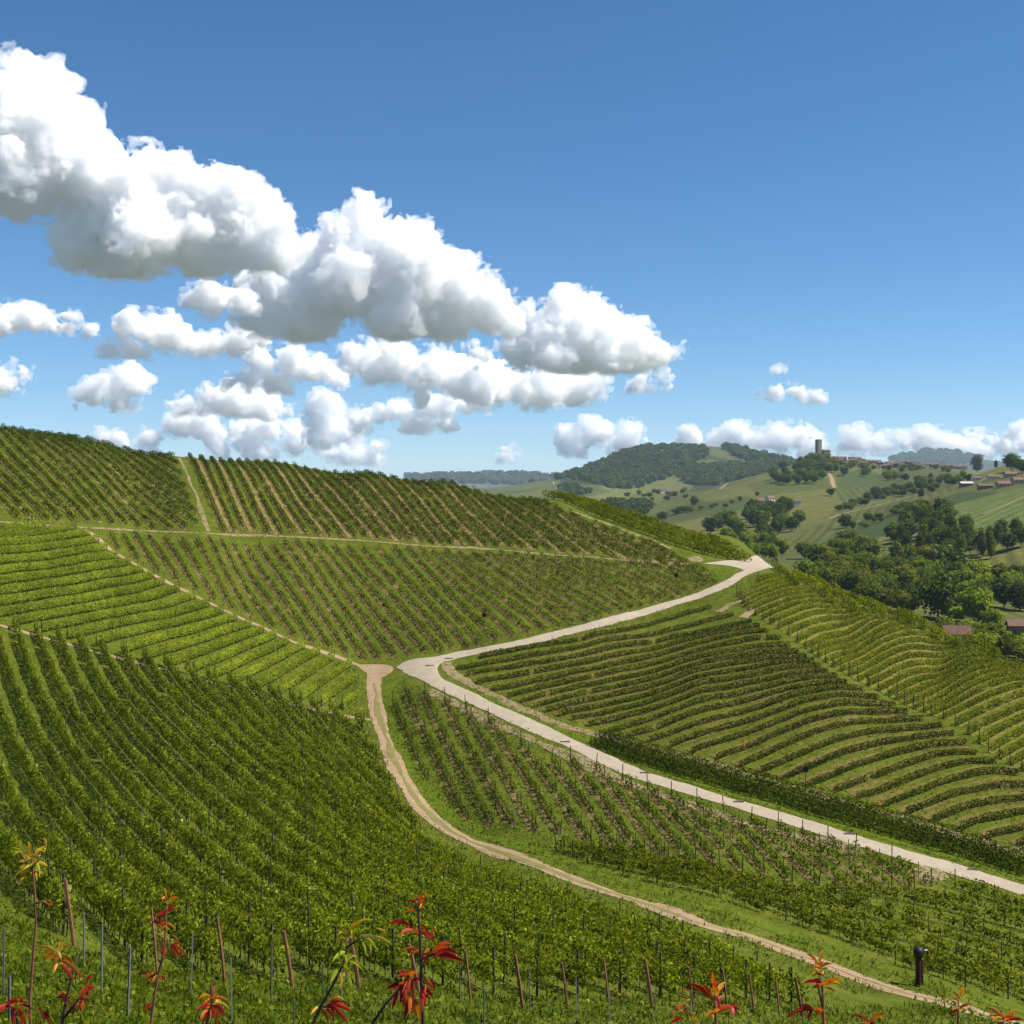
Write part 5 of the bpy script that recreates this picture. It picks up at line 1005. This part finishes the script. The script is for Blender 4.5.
def cloud(label, puffs, base, D, seed, vox=2.0, rough=1.0, depth=0.6, mfp=None, top_soft=0.0):
    rng = np.random.RandomState(seed); S = []
    for (x, y, r) in puffs:
        r = r-1.5 if r > 12 else r
        S.append((x, rng.uniform(-1, 1)*depth*r, -y, r))
        if vox < 1.05:
            for _ in range(4): S.append((x+rng.normal(0, .95)*r, rng.uniform(-1, 1)*r, -(y+abs(rng.normal(0, .35))*r), r*rng.uniform(.3, .62)))
    lv = list(S); allp = list(S)
    for gen, (cnt, rs) in enumerate(((12, 0.38), (9, 0.45))):
        nxt = []
        for (x, d, z, r) in lv:
            if r < 2.2*vox: continue
            for _ in range(cnt):
                v = rng.normal(size=3); v /= np.linalg.norm(v); v[2] = v[2] if v[2] > -0.35 else -v[2]
                rr = r*rs*rng.uniform(0.6, 1.25); k = r*rng.uniform(0.72, 0.98)
                nxt.append((x+v[0]*k, d+v[1]*k, z+v[2]*k, rr))
        allp += nxt; lv = nxt
    A = np.array(allp); pad = 9
    A = A[A[:,2]+A[:,3] > -base]
    lo = (A[:,:3]-A[:,3:4]).min(0)-pad; hi = (A[:,:3]+A[:,3:4]).max(0)+pad; lo[2] = max(lo[2], -base-pad-8)
    n = np.ceil((hi-lo)/vox).astype(int)+1
    G_ = np.full(n, 30.0, np.float32)
    for x, d, z, r in A:
        c = (np.array((x, d, z))-lo)/vox; rr = r/vox+6; a = np.maximum(np.floor(c-rr).astype(int), 0); b = np.minimum(np.ceil(c+rr).astype(int)+1, n)
        if (b <= a).any(): continue
        X, Y, Z = np.ogrid[a[0]:b[0], a[1]:b[1], a[2]:b[2]]
        s = np.sqrt((X-c[0])**2+(Y-c[1])**2+(Z-c[2])**2)-r/vox
        sub = G_[a[0]:b[0], a[1]:b[1], a[2]:b[2]]; k = 1.6; h = np.clip(0.5+0.5*(sub-s)/k, 0, 1)
        G_[a[0]:b[0], a[1]:b[1], a[2]:b[2]] = s*h+sub*(1-h)-k*h*(1-h)
    def nz(cells, amps): return sum(am/vox*lattice_noise(n, c/vox, rng) for c, am in zip(cells, amps) if c/vox > 1.3)
    zz = (np.arange(n[2])*vox+lo[2]).reshape(1, 1, -1)
    wob = 2.0*lattice_noise((n[0], n[1], 2), 18/vox, rng)[:, :, :1]+1.0*lattice_noise((n[0], n[1], 2), 6/vox, rng)[:, :, :1]
    flat = ((-base-zz)/vox+wob).astype(np.float32)
    big = vox > 0.95
    def knobs(cells, amps): return -sum(am/vox*(np.abs(lattice_noise(n, c/vox, rng))-0.55) for c, am in zip(cells, amps) if c/vox > 1.3)
    mid = nz((26,), (3.2,))+knobs((17, 9, 5), (4.5, 3.4, 2.2)) if big else nz((18,), (2.8,))+knobs((10, 6), (3.4, 2.4))
    fine = nz((3.4, 1.9), (1.3, 1.2))
    sc = D/F; cx = 0.5*(lo[0]+hi[0]); base_pt = np.array([(cx-512)*sc, D, (HOR-base)*sc]); root = None
    for part, f, mf in (('cloud', np.maximum(G_+rough*(mid+fine), flat), (mfp or (CLOUD_MFP if big else 4.5))), ('wisps', np.maximum(G_-3.5/vox+rough*(mid*1.3+nz((14, 6, 3), (4.6, 3.0, 1.9))), flat-3/vox), 15.0)):
        f[0] = f[-1] = 9; f[:, 0] = f[:, -1] = 9; f[:, :, 0] = f[:, :, -1] = 9
        P, Q = surface_nets(f); P = P*vox+lo
        V_ = np.stack([(P[:,0]-512)*sc, D+P[:,1]*sc, (P[:,2]+HOR)*sc], 1)
        o = link(part, mesh_np(part, V_-base_pt, Q, [cloud_mat(1.0/(mf*sc))], smooth=True), root)
        if root is None: root = o; o.location = base_pt; tag(o, label, 'cloud', 'cumulus clouds')
    return len(Q)
CLOUDS = [
 ('largest white cumulus cloud, towering at the upper left', [(22,72,18),(40,98,30),(15,130,40),(-25,160,50),(62,140,34),(30,180,42),(100,182,36),(140,200,38),(170,196,28),(202,206,36),(234,206,30),(252,232,33),(274,256,18),(100,222,48),(150,238,42),(200,244,36),(84,248,26),(120,262,25),(-40,180,30)], 277, 5200, 1, 1.08),
 ('tall pointed cumulus cloud in the middle of the sky with grey left flank', [(371,207,15),(367,222,18),(384,240,21),(345,246,25),(316,257,19),(392,264,37),(350,280,43),(312,286,42),(282,302,36),(420,282,36),(450,296,32),(474,290,20),(492,312,24),(506,322,13),(400,312,36),(440,322,26),(305,322,28),(262,318,20)], 338, 7300, 2, 1.05),
 ('right-hand cumulus cloud with a grey base and small peak', [(570,308,17),(576,330,31),(600,336,27),(630,346,24),(655,352,11),(545,348,26),(562,356,26),(605,358,22),(528,318,10),(541,316,8),(520,340,12)], 371, 9100, 3, 1.0),
 ('long low cloud beneath the peaked clouds in mid sky', [(520,388,16),(545,388,20),(575,388,17),(595,385,11),(500,392,14),(480,386,22),(460,380,17),(430,370,19),(400,362,22),(375,366,19),(350,356,14),(344,374,12),(420,390,13)], 411, 13000, 4, 1.1),
 ('small oblong cloud right of the long low cloud', [(650,382,8),(640,385,6),(662,378,6)], 392, 12000, 5, 0.8),
 ('flat cloud cut by the left edge under the largest cloud', [(10,316,15),(30,320,11),(-10,322,17),(50,324,8),(70,325,8)], 334, 7000, 6, 0.8),
 ('small cloud scrap at the far left edge', [(2,373,10),(-6,380,13),(8,383,8)], 396, 11400, 7, 0.8),
 ('round small cloud above the left hill crest', [(126,380,12),(136,390,9),(112,388,11),(96,392,9),(80,397,6),(120,400,9)], 412, 13500, 8, 0.8),
 ('ragged cloud with several knobs at left of mid sky', [(130,325,10),(156,320,9),(150,336,12),(176,340,11),(196,346,9),(110,350,7),(132,349,9),(208,345,11),(230,345,9),(245,337,11)], 357, 8100, 9, 0.8),
 ('small bright cloud head tucked under the largest cloud', [(205,296,13),(225,296,12),(245,299,9),(194,301,7),(215,308,9)], 320, 6500, 10, 0.9),
 ('flat topped cloud over the upper left slope', [(262,362,13),(290,361,13),(310,371,13),(330,376,9),(250,380,9),(275,382,11)], 393, 10900, 11, 0.9),
 ('broken bank of low clouds just over the left hill', [(230,392,7),(215,401,13),(240,406,15),(265,409,13),(285,414,9),(190,407,9)], 416, 14000, 12, 0.9),
 ('lowest cloud bank touching the vineyard crest', [(180,427,11),(210,430,13),(240,434,15),(270,432,13),(150,441,9),(122,441,7),(100,440,6),(300,441,13),(260,450,12),(220,446,9),(350,452,12),(375,456,10)], 464, 24000, 13, 0.9),
 ('upright cloud puff between low banks over the crest', [(320,420,12),(330,402,9),(324,438,15),(340,430,10)], 448, 21000, 14, 0.9),
 ('streaky low cloud left of the open blue sky', [(400,411,9),(430,406,11),(450,401,9),(470,406,7),(385,416,7),(420,421,11),(446,424,7),(360,420,10)], 433, 18000, 15, 0.9),
 ('thin low cloud over the left shoulder of the wooded hill', [(565,434,6),(590,427,7),(600,436,9),(630,436,11),(620,446,8),(575,446,8)], 456, 24000, 16, 0.8),
 ('tiny cloud speck above the distant ridge', [(512,457,6),(518,458,4)], 463, 24000, 17, 0.8),
 ('solitary small cloud in the open sky above the tower hill', [(780,370,4),(792,390,5),(778,391,6),(766,395,4),(802,396,4),(814,398,3)], 400, 11700, 18, 0.8),
 ('long horizon cloud left of the watch tower', [(690,440,7),(740,437,10),(760,441,9),(780,440,11),(800,434,10),(815,446,9),(720,443,8)], 458, 24000, 19, 0.9),
 ('long horizon cloud right of the watch tower', [(855,441,10),(880,443,8),(905,443,9),(930,441,10),(950,445,9),(975,444,10),(1000,445,10),(1022,440,11),(1045,440,12)], 460, 24000, 20, 0.9),
]
for (lab, puffs, base, D, sd, vx) in CLOUDS:
    print('cloud', lab[:30], cloud(lab, puffs, base, D, sd, vx))
# ------------------------------------------------------------------ the air of the valley
print('HAZE top', float(ZG.max())+60, 'lowest cloud', min((o.matrix_world.translation.z if False else o.location.z) for o in bpy.data.objects if o.name.startswith('cloud')))
hz, nt, out = newmat('haze'); v = N(nt, 'ShaderNodeVolumePrincipled'); v.inputs['Color'].default_value = (0.62, 0.80, 1.0, 1); v.inputs['Density'].default_value = 3.6e-5
nt.links.new(v.outputs[0], out.inputs['Volume'])
b = MB(); zlo = float(ZG.min())-3; zhi = float(ZG.max())+60
b.box((2000, 10900, (zlo+zhi)/2), (48000, 24000, zhi-zlo)); o = link('haze', b.mesh('haze', [hz])); tag(o, 'thin bluish summer haze over the valley', 'haze', kind='stuff'); o.display_type = 'WIRE'
